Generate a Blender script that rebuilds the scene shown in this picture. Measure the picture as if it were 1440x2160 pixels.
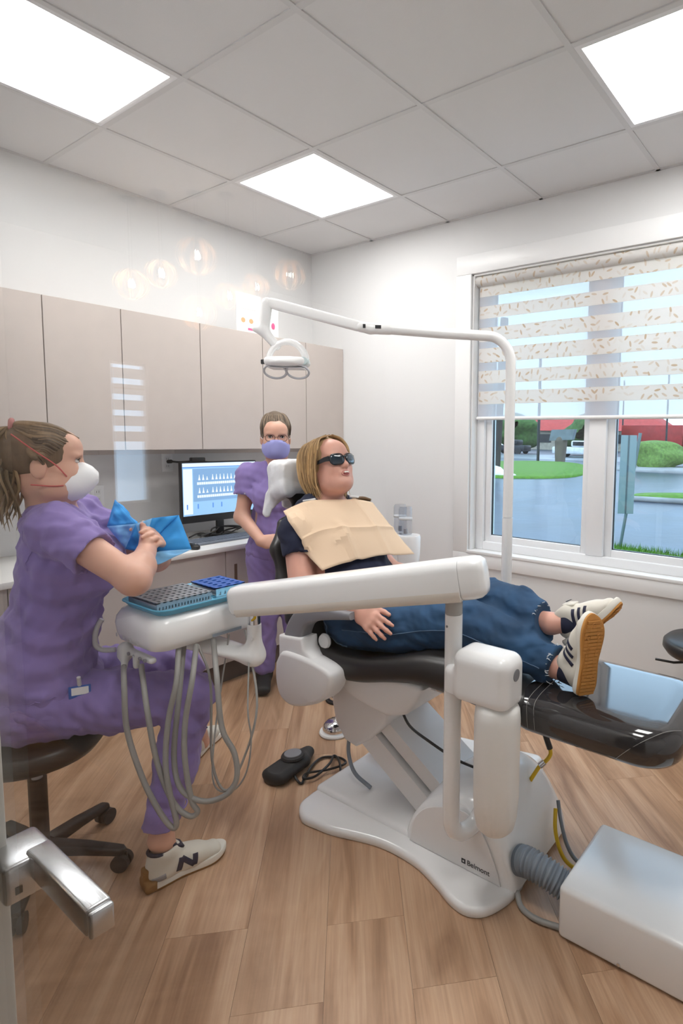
import bpy, bmesh, math, random
import numpy as np
from mathutils import Vector, Matrix

# ------------------------------------------------------------------ camera, world, lights, exposure
SC = bpy.context.scene
COL = SC.collection
for o in list(bpy.data.objects): bpy.data.objects.remove(o)

CEIL = 2.886
YAW, PITCH, ROLL = -0.6068, -0.0894, 0.0134
CAM = Vector((3.5866, -3.1847, 1.485))
Fv = Vector((math.sin(YAW)*math.cos(PITCH), math.cos(YAW)*math.cos(PITCH), math.sin(PITCH)))
r0 = Vector((math.cos(YAW), -math.sin(YAW), 0)); u0 = r0.cross(Fv)
Rv = r0*math.cos(ROLL)+u0*math.sin(ROLL); Uv = u0*math.cos(ROLL)-r0*math.sin(ROLL)
cd = bpy.data.cameras.new('camera'); cam = bpy.data.objects.new('camera', cd); COL.objects.link(cam)
cam.matrix_world = Matrix(((Rv.x, Uv.x, -Fv.x, CAM.x), (Rv.y, Uv.y, -Fv.y, CAM.y), (Rv.z, Uv.z, -Fv.z, CAM.z), (0, 0, 0, 1)))
cd.sensor_fit = 'VERTICAL'; cd.sensor_height = 36; cd.sensor_width = 24
cd.lens = 1218.26/2160*36
cd.shift_x = (720-955.0)/2160; cd.shift_y = (1032.5-1080)/2160
cd.clip_start = 0.02; cd.clip_end = 400
SC.camera = cam

W = bpy.data.worlds.new('world'); SC.world = W; W.use_nodes = True
bg = W.node_tree.nodes['Background']
bg.inputs[0].default_value = (0.70, 0.85, 1.0, 1); bg.inputs[1].default_value = 2.25   # even overcast sky

PANEL_POWER = 11.0          # radiance of the ceiling light diffusers
SC.view_settings.view_transform = 'Standard'; SC.view_settings.look = 'None'
SC.view_settings.exposure = 0.60; SC.view_settings.gamma = 1.0; SC.view_settings.use_curve_mapping = False

# ------------------------------------------------------------------ materials
MATS = {}
def mat(name, col=(.8, .8, .8), rough=.5, metal=0., spec=.5, emit=None, estr=0., coat=0., sheen=0., trans=0., sss=0., bump=None, var=None, alpha=1., objvar=0.):
    """procedural principled material. bump=(scale, strength, distance, stretch xyz); var=(scale, amount)"""
    if name in MATS: return MATS[name]
    m = bpy.data.materials.new(name); m.use_nodes = True; nt = m.node_tree; b = nt.nodes['Principled BSDF']
    b.inputs['Base Color'].default_value = (*col, 1); b.inputs['Roughness'].default_value = rough
    b.inputs['Metallic'].default_value = metal; b.inputs['Specular IOR Level'].default_value = spec
    b.inputs['Coat Weight'].default_value = coat; b.inputs['Coat Roughness'].default_value = .08
    b.inputs['Sheen Weight'].default_value = sheen; b.inputs['Transmission Weight'].default_value = trans
    b.inputs['Subsurface Weight'].default_value = sss
    if sss: b.inputs['Subsurface Radius'].default_value = (.012, .005, .003); b.inputs['Subsurface Scale'].default_value = 1.
    b.inputs['Alpha'].default_value = alpha
    if emit: b.inputs['Emission Color'].default_value = (*emit, 1); b.inputs['Emission Strength'].default_value = estr
    tc = None
    if bump or var: tc = nt.nodes.new('ShaderNodeTexCoord')
    if bump:
        sc, st, di, stretch = bump
        mp = nt.nodes.new('ShaderNodeMapping'); mp.inputs['Scale'].default_value = stretch
        nz = nt.nodes.new('ShaderNodeTexNoise'); nz.inputs['Scale'].default_value = sc; nz.inputs['Detail'].default_value = 4
        bp = nt.nodes.new('ShaderNodeBump'); bp.inputs['Strength'].default_value = st; bp.inputs['Distance'].default_value = di
        nt.links.new(tc.outputs['Object'], mp.inputs[0]); nt.links.new(mp.outputs[0], nz.inputs['Vector'])
        nt.links.new(nz.outputs[0], bp.inputs['Height']); nt.links.new(bp.outputs[0], b.inputs['Normal'])
    if var or objvar:
        h = nt.nodes.new('ShaderNodeHueSaturation'); h.inputs['Color'].default_value = (*col, 1)
        mr = nt.nodes.new('ShaderNodeMapRange')
        if var:
            nv = nt.nodes.new('ShaderNodeTexNoise'); nv.inputs['Scale'].default_value = var[0]; nv.inputs['Detail'].default_value = 5
            nt.links.new(tc.outputs['Object'], nv.inputs['Vector']); nt.links.new(nv.outputs[0], mr.inputs[0]); a = var[1]
            mr.inputs[1].default_value = .3; mr.inputs[2].default_value = .7
        else:
            oi = nt.nodes.new('ShaderNodeObjectInfo'); nt.links.new(oi.outputs['Random'], mr.inputs[0]); a = objvar
        mr.inputs[3].default_value = 1-a; mr.inputs[4].default_value = 1+a
        nt.links.new(mr.outputs[0], h.inputs['Value']); nt.links.new(h.outputs[0], b.inputs['Base Color'])
    MATS[name] = m; return m

def N(m, t, **kw):
    n = m.node_tree.nodes.new(t)
    for k, v in kw.items(): setattr(n, k, v)
    return n
def L(m, a, b): m.node_tree.links.new(a, b)

M_wall = mat('wall_paint', (.78, .78, .78), .6, bump=(260, .05, .002, (1, 1, 1)))
M_trim = mat('trim_white', (.86, .86, .86), .35)
M_vinyl = mat('window_vinyl', (.90, .91, .93), .3)
M_tile = mat('ceiling_tile', (.74, .735, .74), .9, bump=(420, .25, .002, (1, 1, 1)), objvar=.012)
M_tbar = mat('ceiling_grid', (.66, .655, .66), .5)
M_lam = mat('taupe_laminate', (.56, .50, .465), .42, bump=(90, .05, .001, (1, 1, 9)), var=(14, .02))
M_dark = mat('floor_underlay', (.30, .27, .24), .8)
M_kick = mat('toe_kick_brown', (.115, .088, .075), .6)
M_counter = mat('counter_white', (.84, .83, .81), .3)
M_splash = mat('backsplash_grey', (.66, .655, .66), .35)
M_plastic = mat('white_plastic', (.90, .90, .90), .22, coat=.3)
M_plastic2 = mat('white_plastic_matte', (.84, .83, .83), .4)
M_cream = mat('warm_white_plastic', (.80, .755, .69), .4)
M_lgrey = mat('light_grey_plastic', (.60, .60, .60), .4)
M_grey = mat('grey_plastic', (.25, .25, .27), .45)
M_black = mat('black_plastic', (.012, .012, .013), .4)
M_blackr = mat('black_rubber', (.018, .017, .018), .6)
M_vinylb = mat('dark_vinyl', (.020, .018, .018), .36, bump=(300, .12, .001, (1, 1, 1)))
M_clear = mat('clear_vinyl_over_dark', (.024, .022, .024), .07, coat=.6)
M_chrome = mat('chrome', (.75, .76, .78), .12, metal=1)
M_steel = mat('brushed_steel', (.62, .64, .66), .26, metal=1, bump=(60, .1, .001, (1, 30, 1)))
M_hose = mat('grey_hose', (.30, .29, .275), .45)
M_hose2 = mat('blue_grey_hose', (.24, .28, .33), .4)
M_yellow = mat('yellow_cord', (.85, .55, .01), .35)
M_scrub = mat('lavender_scrubs', (.26, .19, .46), .8, sheen=.15, bump=(900, .2, .001, (1, 1, 1)), var=(5, .06))
M_scrub_dk = M_scrub
M_skin = mat('skin', (.68, .39, .29), .45, sss=.12, var=(11, .07), bump=(500, .06, .001, (1, 1, 1)))
M_skin2 = mat('skin_flushed', (.70, .37, .285), .45, sss=.12, var=(13, .10), bump=(500, .08, .001, (1, 1, 1)))
M_navy = mat('navy_cotton', (.008, .012, .038), .85, sheen=.03, bump=(800, .2, .001, (1, 1, 1)))
M_white_fab = mat('white_fabric', (.82, .82, .82), .8)
M_mask = mat('white_mask', (.85, .85, .86), .7, bump=(400, .1, .001, (1, 1, 1)))
M_maskl = mat('lavender_mask', (.34, .35, .70), .75, bump=(400, .1, .001, (1, 1, 1)))
M_red = mat('red_strap', (.55, .10, .10), .6)
M_paper_blue = mat('blue_sterile_wrap', (.03, .30, .72), .75, var=(5, .05))
M_paper_lblue = mat('light_blue_wrap', (.22, .52, .85), .75, var=(5, .05))
M_bib = mat('peach_paper_bib', (.80, .60, .42), .85, bump=(500, .15, .001, (1, 1, 1)))
M_print = mat('dark_print', (.02, .02, .025), .6)

def wood_floor():
    m = mat('plank_oak', (.4, .25, .15), .38); b = m.node_tree.nodes['Principled BSDF']
    tc = N(m, 'ShaderNodeTexCoord'); oi = N(m, 'ShaderNodeObjectInfo')
    off = N(m, 'ShaderNodeVectorMath', operation='MULTIPLY_ADD')
    cx = N(m, 'ShaderNodeCombineXYZ'); L(m, oi.outputs['Random'], cx.inputs[0]); L(m, oi.outputs['Random'], cx.inputs[1]); L(m, oi.outputs['Random'], cx.inputs[2])
    L(m, cx.outputs[0], off.inputs[0]); off.inputs[1].default_value = (37, 61, 23); L(m, tc.outputs['Object'], off.inputs[2])
    mp = N(m, 'ShaderNodeMapping'); mp.inputs['Rotation'].default_value = (0, 0, math.radians(45)); mp.vector_type = 'TEXTURE'
    L(m, off.outputs[0], mp.inputs[0])
    st = N(m, 'ShaderNodeMapping'); st.inputs['Scale'].default_value = (7.0, .75, 1); L(m, mp.outputs[0], st.inputs[0])
    wv = N(m, 'ShaderNodeTexNoise'); wv.inputs['Scale'].default_value = 1.6; wv.inputs['Detail'].default_value = 6; wv.inputs['Roughness'].default_value = .55; wv.inputs['Distortion'].default_value = .9
    L(m, st.outputs[0], wv.inputs['Vector'])
    st2 = N(m, 'ShaderNodeMapping'); st2.inputs['Scale'].default_value = (75, 2.2, 1); L(m, mp.outputs[0], st2.inputs[0])
    fine = N(m, 'ShaderNodeTexNoise'); fine.inputs['Scale'].default_value = 2; fine.inputs['Detail'].default_value = 5; L(m, st2.outputs[0], fine.inputs['Vector'])
    cr = N(m, 'ShaderNodeValToRGB'); e = cr.color_ramp.elements
    e[0].position = .30; e[0].color = (.29, .155, .085, 1); e[1].position = .72; e[1].color = (.60, .40, .26, 1)
    k = e.new(.44); k.color = (.43, .255, .150, 1); k = e.new(.56); k.color = (.53, .335, .21, 1)
    L(m, wv.outputs[0], cr.inputs[0])
    mx = N(m, 'ShaderNodeMixRGB', blend_type='OVERLAY'); mx.inputs[0].default_value = .28; L(m, cr.outputs[0], mx.inputs[1]); L(m, fine.outputs[0], mx.inputs[2])
    hs = N(m, 'ShaderNodeHueSaturation'); mr = N(m, 'ShaderNodeMapRange'); mr.inputs[3].default_value = .90; mr.inputs[4].default_value = 1.10
    L(m, oi.outputs['Random'], mr.inputs[0]); L(m, mr.outputs[0], hs.inputs['Value']); L(m, mx.outputs[0], hs.inputs['Color']); L(m, hs.outputs[0], b.inputs['Base Color'])
    bp = N(m, 'ShaderNodeBump'); bp.inputs['Strength'].default_value = .08; bp.inputs['Distance'].default_value = .002; L(m, fine.outputs[0], bp.inputs['Height']); L(m, bp.outputs[0], b.inputs['Normal'])
    return m
M_floor = wood_floor()

def thin_glass(name, tint=(1, 1, 1), ior=1.5, refl=1.0):
    m = bpy.data.materials.new(name); m.use_nodes = True; nt = m.node_tree; nt.nodes.remove(nt.nodes['Principled BSDF'])
    o = nt.nodes['Material Output']; t = N(m, 'ShaderNodeBsdfTransparent'); t.inputs[0].default_value = (*tint, 1)
    g = N(m, 'ShaderNodeBsdfGlossy'); g.inputs['Roughness'].default_value = 0.0
    lw = N(m, 'ShaderNodeLayerWeight'); lw.inputs['Blend'].default_value = .5
    pw = N(m, 'ShaderNodeMath', operation='POWER'); pw.inputs[1].default_value = 5; L(m, lw.outputs['Facing'], pw.inputs[0])
    r0_ = ((ior-1)/(ior+1))**2
    mu = N(m, 'ShaderNodeMath', operation='MULTIPLY_ADD'); mu.inputs[1].default_value = (1-r0_)*refl; mu.inputs[2].default_value = r0_*refl; L(m, pw.outputs[0], mu.inputs[0])
    mx = N(m, 'ShaderNodeMixShader'); L(m, mu.outputs[0], mx.inputs[0]); L(m, t.outputs[0], mx.inputs[1]); L(m, g.outputs[0], mx.inputs[2]); L(m, mx.outputs[0], o.inputs[0])
    return m
M_glass_door = thin_glass('door_glass', (.985, .99, .985))
M_glass_win = thin_glass('window_glass', (.84, .92, .98))
M_glass_clear = thin_glass('clear_plastic', (.88, .9, .93), 1.45, 1.6)

def leaf_mat(name, base, sheer):
    """cream fabric printed with scattered tan leaves; the sheer variant is a see-through mesh without leaves"""
    m = bpy.data.materials.new(name); m.use_nodes = True; nt = m.node_tree; b = nt.nodes['Principled BSDF']; o = nt.nodes['Material Output']
    b.inputs['Roughness'].default_value = .85; b.inputs['Base Color'].default_value = (*base, 1)
    tr = N(m, 'ShaderNodeBsdfTranslucent'); tr.inputs[0].default_value = (*base, 1)
    if sheer:
        tp = N(m, 'ShaderNodeBsdfTransparent'); mx = N(m, 'ShaderNodeMixShader'); mx.inputs[0].default_value = .5
        m2 = N(m, 'ShaderNodeMixShader'); m2.inputs[0].default_value = .5
        L(m, b.outputs[0], m2.inputs[1]); L(m, tr.outputs[0], m2.inputs[2]); L(m, tp.outputs[0], mx.inputs[1]); L(m, m2.outputs[0], mx.inputs[2]); L(m, mx.outputs[0], o.inputs[0])
        return m
    tc = N(m, 'ShaderNodeTexCoord'); mp = N(m, 'ShaderNodeMapping'); mp.inputs['Rotation'].default_value = (math.radians(90), 0, 0); L(m, tc.outputs['Object'], mp.inputs[0])
    v = N(m, 'ShaderNodeTexVoronoi', voronoi_dimensions='2D', feature='F1'); v.inputs['Scale'].default_value = 24; v.inputs['Randomness'].default_value = .85; L(m, mp.outputs[0], v.inputs['Vector'])
    sc = N(m, 'ShaderNodeVectorMath', operation='SCALE'); sc.inputs['Scale'].default_value = 1.0; L(m, mp.outputs[0], sc.inputs[0])
    su = N(m, 'ShaderNodeVectorMath', operation='SUBTRACT'); L(m, sc.outputs[0], su.inputs[0]); L(m, v.outputs['Position'], su.inputs[1])
    z0 = N(m, 'ShaderNodeVectorMath', operation='MULTIPLY'); z0.inputs[1].default_value = (1, 1, 0); L(m, su.outputs[0], z0.inputs[0])
    sp = N(m, 'ShaderNodeSeparateColor'); L(m, v.outputs['Color'], sp.inputs[0])
    an = N(m, 'ShaderNodeMath', operation='MULTIPLY'); an.inputs[1].default_value = 6.283; L(m, sp.outputs[0], an.inputs[0])
    ro = N(m, 'ShaderNodeVectorRotate', rotation_type='Z_AXIS'); L(m, z0.outputs[0], ro.inputs['Vector']); L(m, an.outputs[0], ro.inputs['Angle'])
    el = N(m, 'ShaderNodeVectorMath', operation='MULTIPLY'); el.inputs[1].default_value = (1/.017, 1/.0058, 0); L(m, ro.outputs[0], el.inputs[0])
    le = N(m, 'ShaderNodeVectorMath', operation='LENGTH'); L(m, el.outputs[0], le.inputs[0])
    lt = N(m, 'ShaderNodeMath', operation='LESS_THAN'); lt.inputs[1].default_value = 1.0; L(m, le.outputs['Value'], lt.inputs[0])
    am = N(m, 'ShaderNodeMath', operation='MULTIPLY'); L(m, lt.outputs[0], am.inputs[0]); L(m, sp.outputs[1], am.inputs[1])
    cm = N(m, 'ShaderNodeMixRGB'); L(m, am.outputs[0], cm.inputs[0]); cm.inputs[1].default_value = (*base, 1); cm.inputs[2].default_value = (.70, .55, .40, 1)
    L(m, cm.outputs[0], b.inputs['Base Color']); L(m, cm.outputs[0], tr.inputs[0])
    mx = N(m, 'ShaderNodeMixShader'); mx.inputs[0].default_value = .4; L(m, b.outputs[0], mx.inputs[1]); L(m, tr.outputs[0], mx.inputs[2]); L(m, mx.outputs[0], o.inputs[0])
    return m
M_leaf = leaf_mat('leaf_print_fabric', (.90, .88, .86), False)
M_sheer = leaf_mat('sheer_mesh', (.74, .75, .80), True)

# ------------------------------------------------------------------ object helpers
def tag(o, label=None, cat=None, group=None, kind=None):
    if label: o['label'] = label
    if cat: o['category'] = cat
    if group: o['group'] = group
    if kind: o['kind'] = kind
    return o
def empty(name, loc=(0, 0, 0), label=None, cat=None, group=None, kind=None):
    o = bpy.data.objects.new(name, None); COL.objects.link(o); o.location = loc; o.empty_display_size = .1
    return tag(o, label, cat, group, kind)
def setp(o, parent):
    if parent is not None:
        o.parent = parent
        # vertices are modelled in world space: undo the chain of parent locations
        t = Vector((0, 0, 0)); p = parent
        while p is not None: t += p.location; p = p.parent
        o.location = -t
    return o
def fin(name, me, m, parent=None, smooth=True, angle=None):
    me.update()
    if m is not None:
        for mm in (m if isinstance(m, (list, tuple)) else [m]): me.materials.append(mm)
    if smooth and len(me.polygons): 
        me.polygons.foreach_set('use_smooth', [True]*len(me.polygons))
        if angle is not None: me.set_sharp_from_angle(angle=math.radians(angle))
    o = bpy.data.objects.new(name, me); COL.objects.link(o); setp(o, parent); return o
def mesh_pd(name, v, f, m, parent=None, smooth=True, angle=None):
    me = bpy.data.meshes.new(name); me.from_pydata([tuple(map(float, p)) for p in v], [], [tuple(map(int, q)) for q in f]); return fin(name, me, m, parent, smooth, angle)
def bmo(name, bm, m, parent=None, smooth=True, angle=35):
    me = bpy.data.meshes.new(name); bmesh.ops.recalc_face_normals(bm, faces=bm.faces); bm.to_mesh(me); bm.free(); return fin(name, me, m, parent, smooth, angle)

def bm_box(bm, lo, hi, bev=0., seg=2, M=None):
    b2 = bmesh.new(); lo = Vector(lo); hi = Vector(hi)
    bmesh.ops.create_cube(b2, size=1)
    for v in b2.verts: v.co = Vector(((v.co.x+.5)*(hi.x-lo.x)+lo.x, (v.co.y+.5)*(hi.y-lo.y)+lo.y, (v.co.z+.5)*(hi.z-lo.z)+lo.z))
    if bev: bmesh.ops.bevel(b2, geom=b2.edges[:], offset=bev, segments=seg, profile=.5, affect='EDGES', clamp_overlap=True)
    if M is not None: bmesh.ops.transform(b2, matrix=M, verts=b2.verts)
    me = bpy.data.meshes.new('t'); b2.to_mesh(me); b2.free(); bm.from_mesh(me); bpy.data.meshes.remove(me)
def box(name, lo, hi, m, parent=None, bev=0., seg=2, M=None):
    bm = bmesh.new(); bm_box(bm, lo, hi, bev, seg, M); return bmo(name, bm, m, parent, smooth=bev > 0)
def loft_vf(rings, cap=True, closed=True):
    n = len(rings[0]); v = [p for r in rings for p in r]; f = []
    for i in range(len(rings)-1):
        for j in range(n if closed else n-1):
            k = (j+1) % n; f.append((i*n+j, i*n+k, (i+1)*n+k, (i+1)*n+j))
    if cap: f.append(tuple(range(n-1, -1, -1))); f.append(tuple((len(rings)-1)*n+j for j in range(n)))
    return v, f
def loft(name, rings, m, parent=None, cap=True, angle=40):
    v, f = loft_vf(rings, cap); bm = bmesh.new(); vs = [bm.verts.new(p) for p in v]
    for q in f:
        try: bm.faces.new([vs[i] for i in q])
        except ValueError: pass
    return bmo(name, bm, m, parent, True, angle)
def spline(pts, n=8):
    P = [np.array(p, float) for p in pts]
    if len(P) < 3: return [P[0]*(1-t)+P[1]*t for t in np.linspace(0, 1, n+1)]
    Q = [2*P[0]-P[1]]+P+[2*P[-1]-P[-2]]; out = []
    for i in range(1, len(Q)-2):
        for t in np.linspace(0, 1, n, endpoint=False):
            a, b, c, d = Q[i-1:i+3]
            out.append(.5*(2*b+(c-a)*t+(2*a-5*b+4*c-d)*t*t+(3*b-a-3*c+d)*t**3))
    out.append(P[-1]); return out
def frames(path):
    P = [Vector(p) for p in path]; T = []
    for i in range(len(P)):
        T.append((P[min(i+1, len(P)-1)]-P[max(i-1, 0)]).normalized())
    n = Vector((0, 0, 1)) if abs(T[0].z) < .9 else Vector((1, 0, 0)); n = (n-T[0]*n.dot(T[0])).normalized(); out = []
    for i in range(len(P)):
        n = (n-T[i]*n.dot(T[i])).normalized(); out.append((P[i], T[i], n, T[i].cross(n)))
    return out
def tube_rings(path, r, n=10, flat=1.0):
    fr = frames(path); rings = []; K = len(fr)
    for i, (p, t, a, b) in enumerate(fr):
        rr = r(i/(K-1)) if callable(r) else r
        rings.append([tuple(p+a*math.cos(2*math.pi*j/n)*rr+b*math.sin(2*math.pi*j/n)*rr*flat) for j in range(n)])
    return rings
def tube(name, path, r, m, parent=None, n=10, sp=0, flat=1.0):
    if sp: path = spline(path, sp)
    return loft(name, tube_rings(path, r, n, flat), m, parent, True, 60)
def rrect(w, h, r, n=5):
    """rounded rectangle outline centred on 0, in 2D"""
    out = []
    for cx, cy, a0 in ((w/2-r, h/2-r, 0), (-w/2+r, h/2-r, 90), (-w/2+r, -h/2+r, 180), (w/2-r, -h/2+r, 270)):
        for k in range(n): a = math.radians(a0+90*k/(n-1)); out.append((cx+r*math.cos(a), cy+r*math.sin(a)))
    return out
def revolve(name, prof, m, parent=None, c=(0, 0, 0), n=24, M=None, angle=40):
    rings = []
    for r, z in prof: rings.append([(max(r, 1e-4)*math.cos(2*math.pi*j/n), max(r, 1e-4)*math.sin(2*math.pi*j/n), z) for j in range(n)])
    if M is not None: rings = [[tuple(M @ Vector(p)) for p in r] for r in rings]
    rings = [[(p[0]+c[0], p[1]+c[1], p[2]+c[2]) for p in r] for r in rings]
    return loft(name, rings, m, parent, True, angle)
def prism(name, outline, axis_from, axis_to, m, parent=None, bev=0., seg=2, angle=35):
    """outline: list of 3D points; extruded by vector"""
    bm = bmesh.new(); d = Vector(axis_to)-Vector(axis_from)
    a = [bm.verts.new(Vector(p)) for p in outline]; b = [bm.verts.new(Vector(p)+d) for p in outline]
    bm.faces.new(a); bm.faces.new(b[::-1])
    for i in range(len(a)):
        j = (i+1) % len(a); bm.faces.new((a[i], a[j], b[j], b[i]))
    bmesh.ops.recalc_face_normals(bm, faces=bm.faces)
    if bev:
        es = [e for e in bm.edges if len(e.link_faces) == 2 and any(len(f.verts) > 4 for f in e.link_faces) ]
        bmesh.ops.bevel(bm, geom=es, offset=bev, segments=seg, profile=.5, affect='EDGES', clamp_overlap=True)
    return bmo(name, bm, m, parent, True, angle)
def text(name, body, size, M, m, parent=None, depth=.0004, align='LEFT', bold=0.):
    cu = bpy.data.curves.new(name, 'FONT'); cu.body = body; cu.size = size; cu.extrude = depth; cu.align_x = align; cu.offset = bold
    o = bpy.data.objects.new(name, cu); COL.objects.link(o); o.matrix_world = M
    dg = bpy.context.evaluated_depsgraph_get(); me = bpy.data.meshes.new_from_object(o.evaluated_get(dg)); me.transform(M); bpy.data.objects.remove(o)
    me.materials.clear(); return fin(name, me, m, parent, False)
def frameM(o, x, y):
    x = Vector(x).normalized(); z = x.cross(Vector(y)).normalized(); y = z.cross(x)
    return Matrix(((x.x, y.x, z.x, o[0]), (x.y, y.y, z.y, o[1]), (x.z, y.z, z.z, o[2]), (0, 0, 0, 1)))

# ------------------------------------------------------------------ implicit surfaces (bodies, clothing, cushions)
class SDF:
    """smooth union of elliptical tapered capsules, ellipsoids and rounded boxes, meshed by surface nets"""
    def __init__(s, k=.03): s.p = []; s.k = k; s.disp = None; s.cuts = []
    def cap(s, a, b, ra, rb=None, side=None, k=None):
        rb = ra if rb is None else rb
        ra = (ra, ra) if np.isscalar(ra) else ra; rb = (rb, rb) if np.isscalar(rb) else rb
        s.p.append(('c', np.array(a, float), np.array(b, float), np.array(ra, float), np.array(rb, float), None if side is None else np.array(side, float), s.k if k is None else k)); return s
    def chain(s, pts, rs, side=None, k=None):
        for i in range(len(pts)-1): s.cap(pts[i], pts[i+1], rs[i], rs[i+1], side, k)
        return s
    def ell(s, c, r, X=(1, 0, 0), Y=(0, 1, 0), k=None):
        X = np.array(X, float); X /= np.linalg.norm(X); Y = np.array(Y, float); Y -= X*(Y@X); Y /= np.linalg.norm(Y)
        s.p.append(('e', np.array(c, float), np.array(r, float), np.stack([X, Y, np.cross(X, Y)]), s.k if k is None else k)); return s
    def rbox(s, c, h, r, X=(1, 0, 0), Y=(0, 1, 0), k=None):
        X = np.array(X, float); X /= np.linalg.norm(X); Y = np.array(Y, float); Y -= X*(Y@X); Y /= np.linalg.norm(Y)
        s.p.append(('b', np.array(c, float), np.array(h, float)-r, r, np.stack([X, Y, np.cross(X, Y)]), s.k if k is None else k)); return s
    def cut_plane(s, o, n): s.cuts.append(('p', np.array(o, float), np.array(n, float)/np.linalg.norm(n))); return s
    def cut_ell(s, c, r, X=(1, 0, 0), Y=(0, 1, 0), k=.01):
        t = SDF(); t.ell(c, r, X, Y); s.cuts.append(('s', t, k)); return s
    def cut_sdf(s, t, k=.01): s.cuts.append(('s', t, k)); return s
    @staticmethod
    def _one(q, P):
        if q[0] == 'c':
            a, b, ra, rb, side = q[1:6]; ab = b-a; Ln = np.sqrt(ab@ab)+1e-9; w = ab/Ln
            d = P-a; h = d@w; t = np.clip(h/Ln, 0, 1)
            R = ra[0]+(rb[0]-ra[0])*t
            if side is None or (ra[0] == ra[1] and rb[0] == rb[1]):
                e = d-np.outer(t*Ln, w); return np.sqrt((e*e).sum(1))-R
            R2 = ra[1]+(rb[1]-ra[1])*t
            s1 = side-w*(side@w); s1 /= np.linalg.norm(s1); s2 = np.cross(w, s1)
            u = (d@s1)/R; v = (d@s2)/R2; mr = np.minimum(R, R2); ov = (h-t*Ln)/mr
            k0 = np.sqrt(u*u+v*v+ov*ov); k1 = np.sqrt((u/R)**2+(v/R2)**2+(ov/mr)**2)+1e-9
            return np.where(k0 < .3, (k0-1)*mr, k0*(k0-1)/k1)
        if q[0] == 'e':
            d = (P-q[1])@q[3].T; r = q[2]; k0 = np.sqrt(((d/r)**2).sum(1)); k1 = np.sqrt(((d/r**2)**2).sum(1))+1e-9
            return np.where(k0 < .3, (k0-1)*r.min(), k0*(k0-1)/k1)
        d = np.abs((P-q[1])@q[4].T)-q[2]
        return np.sqrt((np.maximum(d, 0)**2).sum(1))+np.minimum(d.max(1), 0)-q[3]
    def ev(s, P):
        d = None
        for q in s.p:
            e = s._one(q, P); k = q[-1]
            if d is None: d = e
            elif k <= 0: d = np.minimum(d, e)
            else:
                h = np.maximum(k-np.abs(d-e), 0)/k; d = np.minimum(d, e)-h*h*k*.25
        if s.disp is not None: d = d+s.disp(P)
        for c in s.cuts:
            if c[0] == 'p': d = np.maximum(d, (P-c[1])@c[2])
            else:
                e = -c[1].ev(P); k = c[2]; h = np.maximum(k-np.abs(d-e), 0)/k; d = np.maximum(d, e)+h*h*k*.25
        return d
    def bounds(s):
        lo = np.full(3, 1e9); hi = -lo
        for q in s.p:
            if q[0] == 'c': pts = [(q[1], q[3].max()), (q[2], q[4].max())]
            elif q[0] == 'e': pts = [(q[1], q[2].max())]
            else: pts = [(q[1], np.linalg.norm(q[2])+q[3])]
            for c, r in pts: lo = np.minimum(lo, c-r); hi = np.maximum(hi, c+r)
        return lo-.03, hi+.03
    def mesh(s, name, res, m, parent=None, smooth_it=1):
        lo, hi = s.bounds(); B = 8
        nb = np.ceil((hi-lo)/(res*B)).astype(int); n = nb*B+1
        # coarse pass on blocks
        I = np.stack(np.meshgrid(*[np.arange(k) for k in nb], indexing='ij'), -1).reshape(-1, 3)
        ctr = lo+(I*B+B/2)*res; dc = np.concatenate([s.ev(c) for c in np.array_split(ctr, max(1, len(ctr)//200000))])
        near = np.abs(dc) < B*res*.87*1.5+.012
        V = np.repeat(np.repeat(np.repeat(np.where(dc < 0, -1., 1.).astype(np.float32).reshape(nb), B, 0), B, 1), B, 2)
        V = np.pad(V, ((0, 1), (0, 1), (0, 1)), mode='edge')
        In = I[near]; off = np.stack(np.meshgrid(*[np.arange(B+1)]*3, indexing='ij'), -1).reshape(-1, 3)
        key = In//3; kk = (key[:, 0]*4096+key[:, 1])*4096+key[:, 2]; order = np.argsort(kk, kind='stable'); In = In[order]; kk = kk[order]
        cutsp = np.flatnonzero(np.diff(kk))+1; R_ = 1.5*B*res*1.74; allp = s.p
        for ch in np.split(In, cutsp):
            if not len(ch): continue
            cc = (lo+(ch.mean(0)*B+B/2)*res)[None]; ds = np.array([s._one(q, cc)[0] for q in allp]); s.p = [q for q, d_ in zip(allp, ds) if d_ < ds.min()+2*R_+q[-1]+.03]
            G = (ch[:, None, :]*B+off[None]).reshape(-1, 3); V[G[:, 0], G[:, 1], G[:, 2]] = s.ev(lo+G*res)
        s.p = allp
        ins = V < 0
        c8 = [ins[dx:n[0]-1+dx, dy:n[1]-1+dy, dz:n[2]-1+dz] for dx in (0, 1) for dy in (0, 1) for dz in (0, 1)]
        al = c8[0].copy(); an = c8[0].copy()
        for c in c8[1:]: al &= c; an |= c
        act = an & ~al; A = np.argwhere(act)
        if not len(A): return None
        idx = np.full(act.shape, -1, np.int64); idx[act] = np.arange(len(A))
        acc = np.zeros((len(A), 3)); cnt = np.zeros(len(A))
        cor = [np.array((x, y, z)) for x in (0, 1) for y in (0, 1) for z in (0, 1)]
        for i in range(8):
            for j in range(i+1, 8):
                if np.abs(cor[i]-cor[j]).sum() != 1: continue
                a = A+cor[i]; b = A+cor[j]; va = V[a[:, 0], a[:, 1], a[:, 2]]; vb = V[b[:, 0], b[:, 1], b[:, 2]]
                x = (va < 0) != (vb < 0); t = np.zeros(len(A)); t[x] = va[x]/(va[x]-vb[x])
                acc[x] += (cor[i]+np.outer(t, cor[j]-cor[i]))[x]; cnt[x] += 1
        pts = lo+(A+acc/cnt[:, None])*res; F = []
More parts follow.
